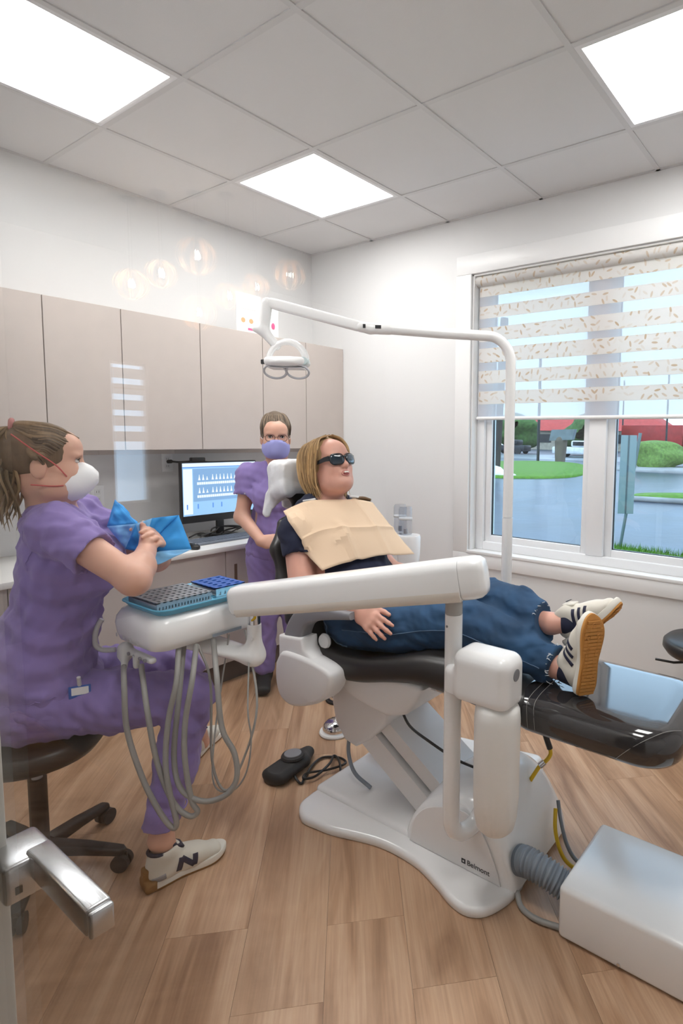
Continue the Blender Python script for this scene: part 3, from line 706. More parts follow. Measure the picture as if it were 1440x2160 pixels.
# arched housing at the foot end
prof = [(2.315, .025), (2.325, .075), (2.35, .13), (2.39, .18), (2.44, .215), (2.50, .243), (2.56, .262), (2.61, .268), (2.66, .245), (2.70, .20), (2.735, .145), (2.765, .08), (2.778, .025)]
prof = spline([(a, 0, b) for a, b in prof], 3)
rings = []
for yy, sx, sz in ((-.245, .80, .55), (-.240, .93, .82), (-.228, .985, .95), (-.20, 1, 1), (-.12, 1.0, 1.12), (0, 1.0, 1.2), (.09, 1.0, 1.14), (.14, .99, 1), (.165, .97, .93), (.18, .92, .8), (.185, .80, .55)):
    rings.append([(2.56+(p[0]-2.56)*sx, YC+yy, .025+(p[2]-.025)*sz) for p in prof])
hs_ = loft('base_housing', rings, M_plastic, ch, True, 60)
# recessed side panel outline + maker's mark
pan = [(2.35, .035), (2.37, .12), (2.41, .175), (2.46, .205), (2.52, .225), (2.59, .235), (2.64, .205), (2.68, .15), (2.715, .08), (2.728, .035)]
pan = spline([(a, 0, b) for a, b in pan], 3)
prism('side_panel', [(p[0], YC-.2452, p[2]) for p in pan], (0, 0, 0), (0, -.006, 0), M_plastic2, ch, .004, 2)
text('maker_mark', 'Belmont', .026, frameM((2.60, YC-.2522, .055), (1, 0, 0), (0, 0, 1)), M_print, ch, .0003)
bm = bmesh.new(); bm_box(bm, (2.578, YC-.2525, .055), (2.594, YC-.2515, .071)); bmo('maker_emblem', bm, M_print, ch, smooth=False); box('emblem_dot', (2.583, YC-.2528, .060), (2.589, YC-.2524, .066), M_card, ch)
bm = bmesh.new()
for k in range(5): bm_box(bm, (2.235+.006*(k % 2), YC-.02, .1005+k*.0), (2.24, YC+.0, .1007))
bm.free()
box('rating_label', (2.22, YC+.02, .109), (2.28, YC+.09, .1098), M_lgrey, ch)
# lift: lower arm pair and upper knuckle
def beam(name, a, b, w, y0, y1, m, bev=.012):
    a = Vector((a[0], 0, a[1])); b = Vector((b[0], 0, b[1])); d = (b-a).normalized(); nrm = Vector((-d.z, 0, d.x))
    o = [a+nrm*w/2, b+nrm*w/2, b-nrm*w/2, a-nrm*w/2]
    return prism(name, [(p.x, y0, p.z) for p in o], (0, 0, 0), (0, y1-y0, 0), m, ch, bev, 3)
beam('lift_arm', (1.955, .335), (2.37, .075), .088, -1.545, -1.26, M_plastic2)
beam('lift_arm', (2.06, .375), (2.45, .13), .06, -1.525, -1.28, M_plastic2)
kn = [(1.865, .455), (1.975, .475), (2.13, .455), (2.175, .415), (2.145, .36), (2.075, .285), (1.99, .225), (1.93, .235), (1.875, .30), (1.855, .38)]
prism('lift_knuckle', [(a, -1.56, b) for a, b in kn], (0, 0, 0), (0, .32, 0), M_plastic2, ch, .016, 3)
prism('seat_housing', [(a, -1.615, b) for a, b in [(1.93, .585), (1.945, .50), (2.03, .462), (2.20, .44), (2.245, .452), (2.29, .468), (2.345, .53), (2.375, .585), (2.36, .60), (1.95, .60)]], (0, 0, 0), (0, .43, 0), M_plastic2, ch, .018, 3)
box('seat_bracket', (2.30, -1.55, .565), (2.70, -1.50, .60), M_steel, ch, .003); box('seat_bracket', (2.30, -1.30, .565), (2.70, -1.25, .60), M_steel, ch, .003)
revolve('bracket_bolt', [(0, 0), (.009, 0), (.009, .006), (0, .006)], M_chrome, ch, (0, 0, 0), 12, Matrix.Translation((2.40, -1.551, .582)) @ Matrix.Rotation(math.radians(90), 4, 'X'))
revolve('bracket_bolt', [(0, 0), (.009, 0), (.009, .006), (0, .006)], M_chrome, ch, (0, 0, 0), 12, Matrix.Translation((2.63, -1.551, .582)) @ Matrix.Rotation(math.radians(90), 4, 'X'))
tube('chair_cable', [(2.25, -1.58, .47), (2.31, -1.6, .43), (2.40, -1.6, .40), (2.50, -1.58, .36), (2.53, -1.5, .30)], .005, M_black, ch, 6, 6)
tube('chair_cable', [(2.64, -1.52, .57), (2.655, -1.53, .52), (2.63, -1.5, .46), (2.60, -1.45, .36)], .006, M_black, ch, 6, 6)
tube('hydraulic_hose', [(1.93, -1.53, .25), (1.93, -1.535, .17), (1.97, -1.54, .10), (2.05, -1.53, .06)], .008, M_hose2, ch, 8, 6)

# upholstery
se = SDF(.06)
def pads(sdf, pts, hw, r, k=.05):
    for i in range(len(pts)-1):
        (x0, z0), (x1, z1) = pts[i], pts[i+1]; L_ = math.hypot(x1-x0, z1-z0)
        sdf.rbox(((x0+x1)/2, YC, (z0+z1)/2), (L_/2+r*.6, hw, r), r*.92, (x1-x0, 0, z1-z0), (0, 1, 0), k)
sec = [(1.800, .560, .638), (1.84, .530, .650), (1.95, .522, .652), (2.08, .540, .656), (2.22, .578, .682), (2.35, .604, .716), (2.46, .606, .730), (2.56, .600, .726), (2.68, .590, .700), (2.77, .586, .682), (2.80, .590, .672)]
sec = spline(sec, 4); rings = []
for i, (x, z0, z1) in enumerate(sec):
    e = 1 if 2 < i < len(sec)-3 else .96; h = z1-z0; dip = .035*max(0, 1-abs(x-2.05)/.32)
    rr = rrect(.50*e, h*e, h*.42, 6); rr2 = []
    for u_, v_ in rr: rr2.append((x, YC+u_, (z0+z1)/2+v_-(dip*max(0, 1-(abs(abs(u_)-.10)/.13)**2) if v_ > 0 else 0)))
    n_ = len(rr2); dense = []
    for j in range(n_):
        p, q = rr2[j], rr2[(j+1) % n_]; dd = abs(q[1]-p[1]); m_ = 10 if dd > .1 else 1
        for t_ in range(m_):
            y_ = p[1]+(q[1]-p[1])*t_/m_; z_ = p[2]+(q[2]-p[2])*t_/m_
            if m_ > 1 and p[2] > (z0+z1)/2: z_ = z1*1.0-(h*(1-e)/2)-dip*max(0, 1-(abs(abs(y_-YC)-.10)/.13)**2)
            dense.append((x, y_, z_))
    rings.append(dense)
loft('seat_cushion', rings, M_vinylb, ch, True, 80)
lrx = lambda ins, z: [(2.972+a_, YC+b_, z) for a_, b_ in rrect(.545-2*ins, .498-2*ins, .115-ins*.8, 9)]
loft('leg_rest', [lrx(.045, .578), lrx(.012, .584), lrx(.002, .598), lrx(0, .615), lrx(0, .640), lrx(.004, .658), lrx(.012, .670), lrx(.026, .679), lrx(.05, .6845), lrx(.08, .687)], M_clear, ch, True, 70)
# clear protective sleeve details: stitched seams and blue pad under the sleeve
for xx in (2.752, 2.776):
    tube('stitching', [(xx+.060, -1.649, .60), (xx+.056, -1.649, .635), (xx+.05, -1.638, .669), (xx+.046, -1.60, .6845), (xx+.04, -1.5, .688), (xx+.03, -1.3, .688), (xx+.03, -1.2, .6845)], .0008, M_hose, ch, 5, 5)
a_ = np.linspace(0, 2*math.pi, 26)
tube('sleeve_hem', [(3.085, -1.6495, .592), (3.13, -1.648, .64), (3.17, -1.631, .671), (3.205, -1.585, .6825), (3.232, -1.53, .671)], .0008, M_hose, ch, 5, 6)
# backrest
br = SDF(.05)
BR = [((1.800, .600), .215, .055), ((1.700, .72), .245, .062), ((1.640, .85), .25, .062), ((1.575, 1.0), .225, .05), ((1.53, 1.10), .165, .042)]
for i in range(len(BR)-1):
    (x0, z0), w0, r0_ = BR[i]; (x1, z1), w1, r1_ = BR[i+1]
    br.cap((x0, YC, z0), (x1, YC, z1), (w0, r0_), (w1, r1_), (0, 1, 0), .05)
br.cut_ell((1.86, YC, .95), (.20, .19, .36), k=.05)
br.mesh('backrest', .008, M_vinylb, ch)
# headrest with a white cover hanging behind it
hr = SDF(.03); hr.ell((1.485, YC, 1.27), (.045, .14, .085), (1, 0, .25), (0, 1, 0)); hr.cap((1.49, YC, 1.12), (1.48, YC, 1.24), (.05, .015), (.05, .015), (0, 1, 0))
hr.mesh('headrest', .007, M_vinylb, ch)
hc = SDF(.03)
hc.rbox((1.478, YC, 1.290), (.05, .150, .085), .035, (1, 0, .22), (0, 1, 0)); hc.cap((1.44, YC-.10, 1.24), (1.405, YC-.13, 1.13), (.022, .04), (.012, .03), (0, 1, 0), .05); hc.cap((1.44, YC+.02, 1.24), (1.41, YC+.02, 1.16), (.08, .03), (.06, .02), (0, 1, 0), .05)
hc.disp = folds(.0045, 95, 3)
hc.mesh('headrest_cover', .005, mat('headrest_cover_white', (.80, .81, .83), .55, bump=(60, .3, .004, (1, 1, 1))), ch)

# near-side pivot cover and arm rest
cov = [(1.700, .565), (1.698, .50), (1.712, .445), (1.745, .415), (1.80, .405), (1.88, .428), (1.955, .463), (2.005, .515), (2.022, .575), (2.00, .60), (1.93, .615), (1.87, .62), (1.80, .622), (1.735, .615)]
cov = spline([(a, 0, b) for a, b in cov+[cov[0]]], 3)[:-1]
prism('pivot_cover', [(p[0], -1.722, p[2]) for p in cov], (0, 0, 0), (0, .10, 0), M_plastic2, ch, .016, 4, 50)
neckp = [(1.700, .52), (1.702, .675), (1.845, .69), (1.852, .645), (1.90, .618), (1.97, .60), (2.0, .57), (1.9, .50)]
prism('arm_socket', [(a, -1.705, b) for a, b in neckp], (0, 0, 0), (0, .085, 0), M_plastic2, ch, .012, 3, 50)
armc = spline([(1.772, 0, .668), (1.787, 0, .715), (1.825, 0, .765), (1.895, 0, .795), (1.975, 0, .808), (2.095, 0, .822)], 6)
rings = []
for i, p in enumerate(armc):
    t = i/(len(armc)-1); a = armc[max(i-1, 0)]; b = armc[min(i+1, len(armc)-1)]; d = (b-a)/np.linalg.norm(b-a); nx, nz = -d[2], d[0]
    hw = .032; th = .068*(1-t)+.022*t if t < .6 else .041*(1-t)/.4+.018*(t-.6)/.4+.0*t; th = max(th, .018)
    rings.append([(p[0]+nx*v, -1.662+u, p[2]+nz*v) for u, v in rrect(2*hw, 2*th*.78, min(.012, th*.6), 4)])
loft('arm_rest', rings, M_grey, ch, True, 50)
revolve('pivot_cap', [(0, 0), (.03, 0), (.032, .006), (.028, .014), (0, .016)], M_plastic, ch, (0, 0, 0), 20, Matrix.Translation((1.885, -1.615, .665)) @ Matrix.Rotation(math.radians(90), 4, 'X'))
# far-side arm rest
rings2 = [[(q[0], 2*YC-q[1], q[2]) for q in r][::-1] for r in rings]
loft('arm_rest', rings2, M_grey, ch, True, 50)
prism('pivot_cover', [(p[0], -1.18, p[2]) for p in cov], (0, 0, 0), (0, .10, 0), M_plastic2, ch, .016, 3, 50)
prism('arm_socket', [(a, -1.18, b) for a, b in neckp], (0, 0, 0), (0, .085, 0), M_plastic2, ch, .012, 3, 50)

# ------------------------------------------------------------------ delivery system: post, balance arm, bottle, tray head
dv = empty('delivery_unit', (2.59, -1.73, .0), 'white instrument delivery arm with tray head and hanging grey hoses', 'dental unit')
PX_, PY_ = 2.592, -1.738
tube('post', spline([(2.635, -1.612, .25), (2.625, -1.65, .212), (2.608, -1.70, .205), (2.595, -1.732, .235), (PX_, PY_, .31), (PX_, PY_, .5)], 6)+[(PX_, PY_, .94)], .0275, M_plastic, dv, 20)
tube('post_collar', [(PX_, PY_, .941), (PX_, PY_, 1.0)], .0272, mat('smoky_collar', (.42, .41, .39), .25), dv, 20)
tube('post_screw', [(2.586, PY_-.0272, .905), (2.586, PY_-.029, .905)], .004, M_grey, dv, 10)
A0 = Vector((2.705, -1.730, 1.075)); A1 = Vector((1.885, -2.030, .925)); ax = (A1-A0).normalized(); sd = Vector((ax.y, -ax.x, 0)).normalized()*-1; upv = sd.cross(ax)
if upv.z < 0: upv = -upv
def armring(t, s=1.0, lo=-1, hi=1, grow=0):
    c = A0.lerp(A1, t); h = (.128*(1-t)+.100*t)*s; w = (.105*(1-t)+.088*t)*s
    return [tuple(c+sd*u+upv*v) for u, v in rrect(w+grow, h+grow, min(w, h)*.30, 6)]
ab = loft('balance_arm', [armring(t, s) for t, s in ((.0872, .985), (.090, 1), (.5, 1), (.96, 1), (.985, .95), (.997, .82), (1.0, .6))], M_plastic, dv, True, 60)
loft('arm_end_cap', [armring(t, s) for t, s in ((.0, .55), (.004, .78), (.02, .93), (.045, .99), (.084, 1.0))], M_plastic, dv, True, 60)
loft('arm_joint_line', [armring(.0838, .975), armring(.0882, .975)], M_lgrey, dv, True, 60)
def under(t):
    c = A0.lerp(A1, t); h = (.128*(1-t)+.100*t); w = (.105*(1-t)+.088*t); return [tuple(c+sd*u*w+upv*v*h) for u, v in ((-.47, -.26), (-.502, -.24), (-.50, -.36), (-.40, -.505), (.40, -.505), (.50, -.36), (.502, -.24), (.47, -.26))]
loft('arm_underside', [under(.09), under(.97)], M_cream, dv, True, 60)
# pivot and yoke under the far end of the arm
QX, QY = 1.940, -1.990
tube('pivot_collar', [(QX, QY, .845), (QX, QY, .893)], .021, M_chrome, dv, 16); tube('pivot_wire', [(QX+.02, QY-.012, .89), (QX+.024, QY-.014, .872), (QX+.012, QY-.018, .862)], .004, M_yellow, dv, 6, 4)
yk = SDF(.04); yk.cap((QX, QY, .845), (QX, QY, .735), .0235, .025); yk.cap((QX, QY, .728), (1.72, -2.09, .775), (.034, .024), (.075, .018), (.3, -1, 0), .05); yk.cut_plane((0, 0, .846), (0, 0, 1))
yk.mesh('yoke', .005, M_plastic, dv)
tube('yoke_button', [(QX+.012, QY-.021, .80), (QX+.0135, QY-.025, .80)], .006, M_plastic2, dv, 10)
# tray head
hx0, hx1, hy0, hy1, hz0, hz1 = 1.575, 1.868, -2.292, -1.90, .800, .914
hrings = []
for ins, z in ((.030, hz0), (.012, hz0+.006), (.004, hz0+.03), (0, hz0+.06), (.004, hz1-.03), (.016, hz1-.01), (.035, hz1)):
    hrings.append([((hx0+hx1)/2+a, (hy0+hy1)/2+b, z) for a, b in rrect(hx1-hx0-2*ins, hy1-hy0-2*ins, .055-ins*.5, 7)])
loft('tray_head', hrings, M_plastic, dv, True, 60)
for k in range(4):
    a = 1.62+k*.045
    box('control_icon', (a, hy0+.0005, .818), (a+.010, hy0+.0012, .830), M_lgrey, dv)
box('control_strip', (hx1-.0006, -2.10, .812), (hx1+.0006, -1.99, .822), M_hose2, dv)
bt = tube('handle_bar', [(1.60, -2.285, .765), (1.575, -2.315, .768), (1.56, -2.33, .79), (1.562, -2.325, .84), (1.57, -2.31, .87)], .0085, M_lgrey, dv, 10, 6)
ho = SDF(.01); ho.cap((1.665, -2.285, .765), (1.665, -2.285, .782), .024); ho.rbox((1.74, -2.275, .775), (.085, .012, .010), .008); ho.cap((1.735, -2.285, .775), (1.735, -2.285, .742), .010); ho.cap((1.675, -2.29, .765), (1.685, -2.30, .725), .013, .009)
ho.mesh('handpiece_holder', .004, M_lgrey, dv)
for x_ in (1.70, 1.735, 1.77, 1.80): tube('holder_knob', [(x_, -2.289, .776), (x_, -2.294, .776)], .006, M_grey, dv, 8)
# hoses
HP = {
 'a': [(1.688, -2.302, 0.735), (1.772, -2.342, 0.701), (1.788, -2.346, 0.569), (1.836, -2.329, 0.424), (1.884, -2.306, 0.322), (1.921, -2.287, 0.272), (1.933, -2.278, 0.287), (1.916, -2.286, 0.374), (1.895, -2.286, 0.47), (1.891, -2.271, 0.6), (1.904, -2.249, 0.72), (1.836, -2.2, 0.8)],
 'b': [(1.745, -2.275, 0.745), (1.836, -2.307, 0.634), (1.868, -2.301, 0.485), (1.899, -2.287, 0.388), (1.928, -2.272, 0.331), (1.964, -2.251, 0.305), (1.981, -2.237, 0.321), (1.966, -2.247, 0.359), (1.943, -2.251, 0.485), (1.936, -2.242, 0.601), (1.944, -2.22, 0.73), (1.862, -2.155, 0.8)],
 'e': [(1.855, -2.09, 0.8), (1.988, -2.165, 0.73), (2.027, -2.177, 0.581), (2.064, -2.16, 0.501), (2.075, -2.161, 0.428), (2.055, -2.182, 0.376), (1.997, -2.225, 0.353), (1.934, -2.261, 0.388), (1.892, -2.257, 0.48), (1.878, -2.228, 0.653), (1.8, -2.16, 0.8)],
}
for k_, pts in HP.items():
    tube('hose', pts, .0085, M_hose, dv, 8, 7)
tube('hose_thin', [(1.865, -2.15, .80), (1.925, -2.148, .69), (1.947, -2.163, .446), (1.985, -2.149, .347), (2.02, -2.12, .40), (2.03, -2.05, .60), (1.86, -1.97, .80)], .004, M_hose, dv, 6, 7)
tube('hose_thin', [(1.95, -2.02, .735), (2.03, -2.085, .60), (2.046, -2.086, .508), (2.04, -2.102, .402), (2.006, -2.132, .343), (1.95, -2.16, .36), (1.90, -2.12, .5), (1.855, -2.03, .80)], .003, M_hose, dv, 6, 7)
# water bottle in its holder on the post
bh = []
bhx = (2.625, 2.838)
bo = SDF(.02); bo.rbox((2.722, -1.742, .772), (.096, .064, .083), .036); bo.rbox((2.63, -1.74, .735), (.05, .045, .055), .025); bo.cut_plane((0, 0, .703), (0, 0, -1))
wb = bo.mesh('bottle_holder', .005, M_plastic, dv)
revolve('holder_knob', [(0, 0), (.018, 0), (.018, .003), (0, .004)], M_grey, dv, (0, 0, 0), 16, Matrix.Translation((2.8165, -1.742, .80)) @ Matrix.Rotation(math.radians(90), 4, 'Y'))
M_bottle = mat('milky_bottle', (.85, .84, .81), .35, coat=.2)
revolve('water_bottle', [(0, .322), (.028, .314), (.044, .302), (.057, .316), (.065, .35), (.0695, .42), (.0695, .655), (.067, .685), (.060, .698), (.045, .703), (0, .703)], M_bottle, dv, (2.758, -1.742, 0), 32, None, 60)

# blue tray with instrument cassettes (each lifts away)
M_tray = mat('pale_blue_tray', (.13, .46, .68), .35)
tz = hz1+.001; tx0, tx1, ty0, ty1 = 1.600, 1.862, -2.275, -1.905
tr = empty('instrument_tray', (1.73, -2.09, tz), 'pale blue plastic instrument tray on the white tray head', 'tray')
rg = lambda ins, z: [((tx0+tx1)/2+a, (ty0+ty1)/2+b, z) for a, b in rrect(tx1-tx0-2*ins, ty1-ty0-2*ins, .045-ins*.6, 6)]
loft('tray_body', [rg(.018, tz), rg(.004, tz+.018), rg(0, tz+.019), rg(0, tz+.022), rg(.006, tz+.022), rg(.020, tz+.004), rg(.05, tz+.004)], M_tray, tr, True, 60)
def cassette(name, x0, x1, y0, y1, z0, h, m, nx, ny, lab, m2=None):
    p = empty(name, ((x0+x1)/2, (y0+y1)/2, z0), lab, 'cassette')
    bm = bmesh.new(); bm_box(bm, (x0, y0, z0), (x1-.005, y1, z0+h*.8), .003); bmo('cassette_base', bm, m, p)
    # perforated lid: a grid of bars leaves real square holes
    bm = bmesh.new(); bx = (x1-x0)/(nx+.35); by = (y1-y0)/(ny+.35); bw = .5
    for i in range(nx+1):
        xx = x0+i*bx; bm_box(bm, (xx, y0, z0+h*.88), (min(xx+bx*bw, x1), y1, z0+h))
    for j in range(ny+1):
        yy = y0+j*by; bm_box(bm, (x0, yy, z0+h*.88), (x1, min(yy+by*.55, y1), z0+h-.0004))
    lid = bmo('cassette_lid', bm, m2 or m, p, smooth=False)
    bm = bmesh.new()
    n2 = ny*2; st2 = (y1-y0)/n2
    for j in range(n2): bm_box(bm, (x1-.005, y0+j*st2, z0+h*.25), (x1, y0+(j+.52)*st2, z0+h*.55))
    bm_box(bm, (x1-.005, y0, z0), (x1, y1, z0+h*.25)); bm_box(bm, (x1-.005, y0, z0+h*.55), (x1, y1, z0+h*.88))
    sl = bmo('slotted_side', bm, m, p, smooth=False)
    return p
M_cass = mat('grey_steel_cassette', (.36, .38, .41), .35, metal=.6)
M_cblue = mat('blue_cassette', (.02, .10, .42), .35)
cassette('instrument_cassette', 1.635, 1.815, -2.255, -2.065, tz+.0045, .034, M_cass, 6, 9, 'grey perforated steel instrument cassette on the blue tray')
cassette('instrument_cassette', 1.645, 1.80, -2.040, -1.925, tz+.0045, .036, M_steel, 5, 3, 'small instrument cassette with a blue lid on the blue tray', M_cblue)
for k, (x, y) in enumerate(((1.70, -2.052), (1.76, -2.053))):
    tag(tube('dental_bur', [(x, y, tz+.0085), (x+.012, y, tz+.0085), (x+.03, y, tz+.0085)], lambda t: .004 if t < .5 else .0025, M_steel, None, 8), 'small steel dental attachment lying between the cassettes', 'dental tool', 'steel attachments between the cassettes')

# ------------------------------------------------------------------ operating light on its post
ol = empty('operating_light', (2.39, -1.06, 0), 'white dental operating light on a bent tube post', 'operating light')
LX, LY = 2.392, -1.055
tube('light_post', [(LX, LY, .30), (LX, LY, 1.15)], .0225, M_plastic, ol, 18)
path = [(LX, LY, 1.152), (LX, LY, 1.70)]+[tuple(Vector((LX, LY, 1.79))+Vector((-.82, -.57, 0))*.10*(1-math.cos(a))+Vector((0, 0, .115*math.sin(a)))) for a in np.linspace(.12, math.pi/2, 8)]+[(2.15, -1.23, 1.913), (1.99, -1.357, 1.924)]
tube('light_arm_tube', path, lambda t: .0215, M_plastic, ol, 18)
kd = Vector((-.785, -.62, 0)).normalized()
kn_ = SDF(.012); kn_.cap((1.99, -1.357, 1.924), (1.93, -1.402, 1.924), .0235, .022); kn_.cap((1.925, -1.407, 1.925), (1.90, -1.428, 1.93), .021, .022); kn_.mesh('arm_knuckle', .005, M_plastic, ol)
box('knuckle_slot', (-.012, -.0238, -.006), (.012, -.0225, .008), M_print, ol, .001, 1, Matrix.Translation((1.955, -1.383, 1.927)) @ Matrix.Rotation(math.atan2(.82, .57)*0+math.radians(38), 4, 'Z'))
box('knuckle_slot', (-.006, -.0235, -.008), (.005, -.0222, .008), M_print, ol, .001, 1, Matrix.Translation((1.912, -1.418, 1.93)) @ Matrix.Rotation(math.radians(38), 4, 'Z'))
S0 = Vector((1.90, -1.43, 1.93)); S1 = Vector((1.545, -1.612, 2.035)); a_ = (S1-S0).normalized(); b_ = a_.cross(Vector((0, 0, 1))).normalized(); c_ = b_.cross(a_)
loft('spring_arm', [[tuple(S0.lerp(S1, t)+b_*u+c_*v) for u, v in rrect(.032, h, .010, 4)] for t, h in ((0, .036), (.03, .042), (.9, .044), (.97, .040), (1, .028))], M_plastic, ol, True, 50)
hj = SDF(.02); hj.cap((1.545, -1.615, 2.03), (1.535, -1.625, 1.925), .024, .022); hj.cap((1.535, -1.625, 1.915), (1.585, -1.60, 1.855), .021, .018); hj.ell((1.51, -1.64, 1.925), (.02, .02, .014))
hj.mesh('light_swivel', .005, M_plastic, ol)
LH = Vector((1.625, -1.578, 1.79)); rx = Vector((.82, .57, 0)); ry = Vector((-.57, .82, 0))
pts = [tuple(LH+rx*(.078*math.cos(t))+Vector((0, 0, .082*math.sin(t)))) for t in np.linspace(0.12, math.pi-.12, 18)]
bm_rings = tube_rings(pts, .011, 10, 1.6)
loft('light_yoke', bm_rings, M_plastic, ol, True, 60)
lh = SDF(.015); lh.ell(tuple(LH+Vector((0, 0, -.005))), (.095, .065, .022), tuple(rx), tuple(ry)); lh.rbox(tuple(LH+Vector((0, 0, .0))), (.085, .05, .016), .014, tuple(rx), tuple(ry))
lh.mesh('light_head', .004, M_plastic, ol)
box('light_lens', (-.07, -.042, -.0295), (.07, .042, -.0262), mat('lens_grey', (.55, .56, .60), .15), ol, .001, 1, Matrix.Translation(LH) @ Matrix.Rotation(math.atan2(.57, .82), 4, 'Z'))
tube('yoke_knob', [tuple(LH+rx*.078-ry*.004+Vector((0, 0, 0))), tuple(LH+rx*.078-ry*.045)], .016, mat('pale_aqua_knob', (.62, .74, .76), .35), ol, 14)
box('sensor_window', (-.094, -.045, -.012), (-.062, -.036, .008), M_print, ol, .004, 2, Matrix.Translation(LH) @ Matrix.Rotation(math.atan2(.57, .82)-.35, 4, 'Z') @ Matrix.Translation((-.005, -.002, 0)))
for s, off in ((-1, -.045), (1, .048)):
    t_ = np.linspace(0, 2*math.pi, 26)
    c0 = LH+rx*off-ry*.02+Vector((0, 0, -.042))
    tube('grip_handle', [tuple(c0+rx*(.046*math.cos(a))-ry*(.02*math.sin(a))+Vector((0, 0, .026*math.sin(a)))) for a in t_], .0048, mat('grip_grey', (.55, .56, .60), .4), ol, 8)

# ------------------------------------------------------------------ assistant's unit behind the patient: column with two upturned clear bottles
cu = empty('assistant_unit', (1.63, -.80, 0), 'white column unit with two clear upturned bottles behind the patient', 'dental unit')
revolve('column', [(0, 0), (.085, 0), (.085, .02), (.06, .04), (.055, .80), (.055, .80), (.062, .86), (.066, .95), (.062, .962), (0, .962)], M_plastic, cu, (1.645, -.80, 0), 28)
for k, (dx, dy) in enumerate(((-.022, .0), (-.105, .055))):
    cx, cy = 1.645+dx, -.80+dy
    bt_ = revolve('bottle', [(0, .965), (.036, .965), (.036, 1.04), (.037, 1.045), (.036, 1.05), (.036, 1.10), (.030, 1.115), (0, 1.118)], M_glass_clear, cu, (cx, cy, 0), 24)
    revolve('bottle_band', [(.0362, 1.043), (.0372, 1.045), (.0372, 1.052), (.0362, 1.054)], M_lgrey, bt_, (cx, cy, 0), 24)
    box('level_mark', (cx+.015, cy-.035, .972), (cx+.032, cy-.02, 1.0), M_grey, bt_, .002)
tube('second_head', [(1.54, -.745, .90), (1.54, -.745, .964)], .045, M_plastic, cu, 20); tube('support_arm', [(1.54, -.745, .92), (1.645, -.80, .90)], .02, M_plastic, cu, 10)
# ------------------------------------------------------------------ floor box, hoses, foot controls, stools, wrap
jb = empty('utility_box', (3.42, -1.5, 0), 'long white floor utility box beside the chair base', 'utility box')
bm = bmesh.new(); bm_box(bm, (2.943, -1.682, .003), (3.95, -1.325, .166), .016, 4); bmo('box_cover', bm, M_plastic, jb, True, 50)
for x in (3.13, 3.6): tube('box_screw', [(x, -1.682, .020), (x, -1.685, .020)], .005, M_chrome, jb, 10)
pts = spline([(2.762, -1.585, .105), (2.80, -1.59, .115), (2.86, -1.588, .108), (2.915, -1.580, .088), (2.950, -1.572, .078)], 22); K = len(pts)
cg = loft('corrugated_hose', tube_rings(pts, lambda t: .043+.0042*math.sin(t*2*math.pi*19), 22), M_hose2, None, True, 80); tag(cg, 'ribbed blue-grey hose between chair base and floor box', 'hose')
tag(tube('floor_cable', [(2.775, -1.62, .022), (2.81, -1.655, .010), (2.87, -1.668, .010), (2.945, -1.655, .012)], .009, M_hose, None, 8, 6), 'grey cable on the floor under the ribbed hose', 'cable')
tag(tube('floor_cable', [(2.785, -1.36, .17), (2.800, -1.39, .11), (2.83, -1.405, .05), (2.87, -1.41, .022), (2.945, -1.42, .03)], .007, M_yellow, None, 8, 7), 'yellow cable running from chair base to floor box', 'cable')
tag(tube('floor_cable', [(2.785, -1.34, .19), (2.808, -1.365, .14), (2.84, -1.38, .07), (2.88, -1.385, .03), (2.945, -1.395, .035)], .007, M_hose2, None, 8, 7), 'blue-grey cable beside the yellow cable at the floor box', 'cable')
yc_ = empty('air_line', (2.74, -1.33, .35), 'yellow air line with metal coupling hanging under the leg rest', 'hose')
tube('black_sleeve', [(2.70, -1.34, .568), (2.712, -1.34, .47), (2.728, -1.335, .41), (2.742, -1.328, .365)], .011, M_black, yc_, 8, 6); tube('yellow_hose', [(2.742, -1.328, .366), (2.745, -1.329, .345), (2.735, -1.335, .323), (2.715, -1.350, .300), (2.70, -1.365, .27), (2.685, -1.37, .24)], .0075, M_yellow, yc_, 8, 6)
tube('coupling', [(2.728, -1.340, .316), (2.714, -1.351, .300)], .0115, M_chrome, yc_, 12)
# black oval foot control with cable
fc = empty('foot_control', (1.60, -1.585, 0), 'black oval foot control with round grey disc on the floor', 'foot control')
fs = SDF(.02); fx, fy = np.array((.0, 1., 0)), np.array((1., 0, 0))
fs.cap((1.628, -1.675, .028), (1.604, -1.53, .028), (.064, .034), (.060, .034), (1, 0, 0)); fs.cap((1.604, -1.53, .028), (1.585, -1.452, .024), (.058, .03), (.030, .024), (1, 0, 0)); fs.cut_plane((0, 0, .001), (0, 0, -1)); fs.cut_plane((0, 0, .056), (0, 0, 1)); fs.mesh('control_body', .005, M_blackr, fc)
revolve('pedal_disc', [(0, .055), (.05, .055), (.052, .06), (.048, .068), (.03, .071), (0, .072)], M_blackr, fc, (1.608, -1.56, 0), 28); revolve('pedal_insert', [(0, .0718), (.038, .0705), (.037, .0745), (.02, .077), (0, .0775)], M_grey, fc, (1.608, -1.56, 0), 28)
tube('control_cable', [(1.655, -1.60, .02), (1.70, -1.615, .008), (1.735, -1.62, .008), (1.715, -1.585, .010), (1.665, -1.49, .010), (1.66, -1.425, .008), (1.72, -1.385, .008), (1.785, -1.41, .016), (1.765, -1.49, .018), (1.71, -1.565, .018), (1.725, -1.60, .016), (1.755, -1.56, .018), (1.735, -1.46, .02), (1.70, -1.40, .018), (1.755, -1.42, .02), (1.85, -1.50, .02)], .0055, M_black, fc, 6, 7)
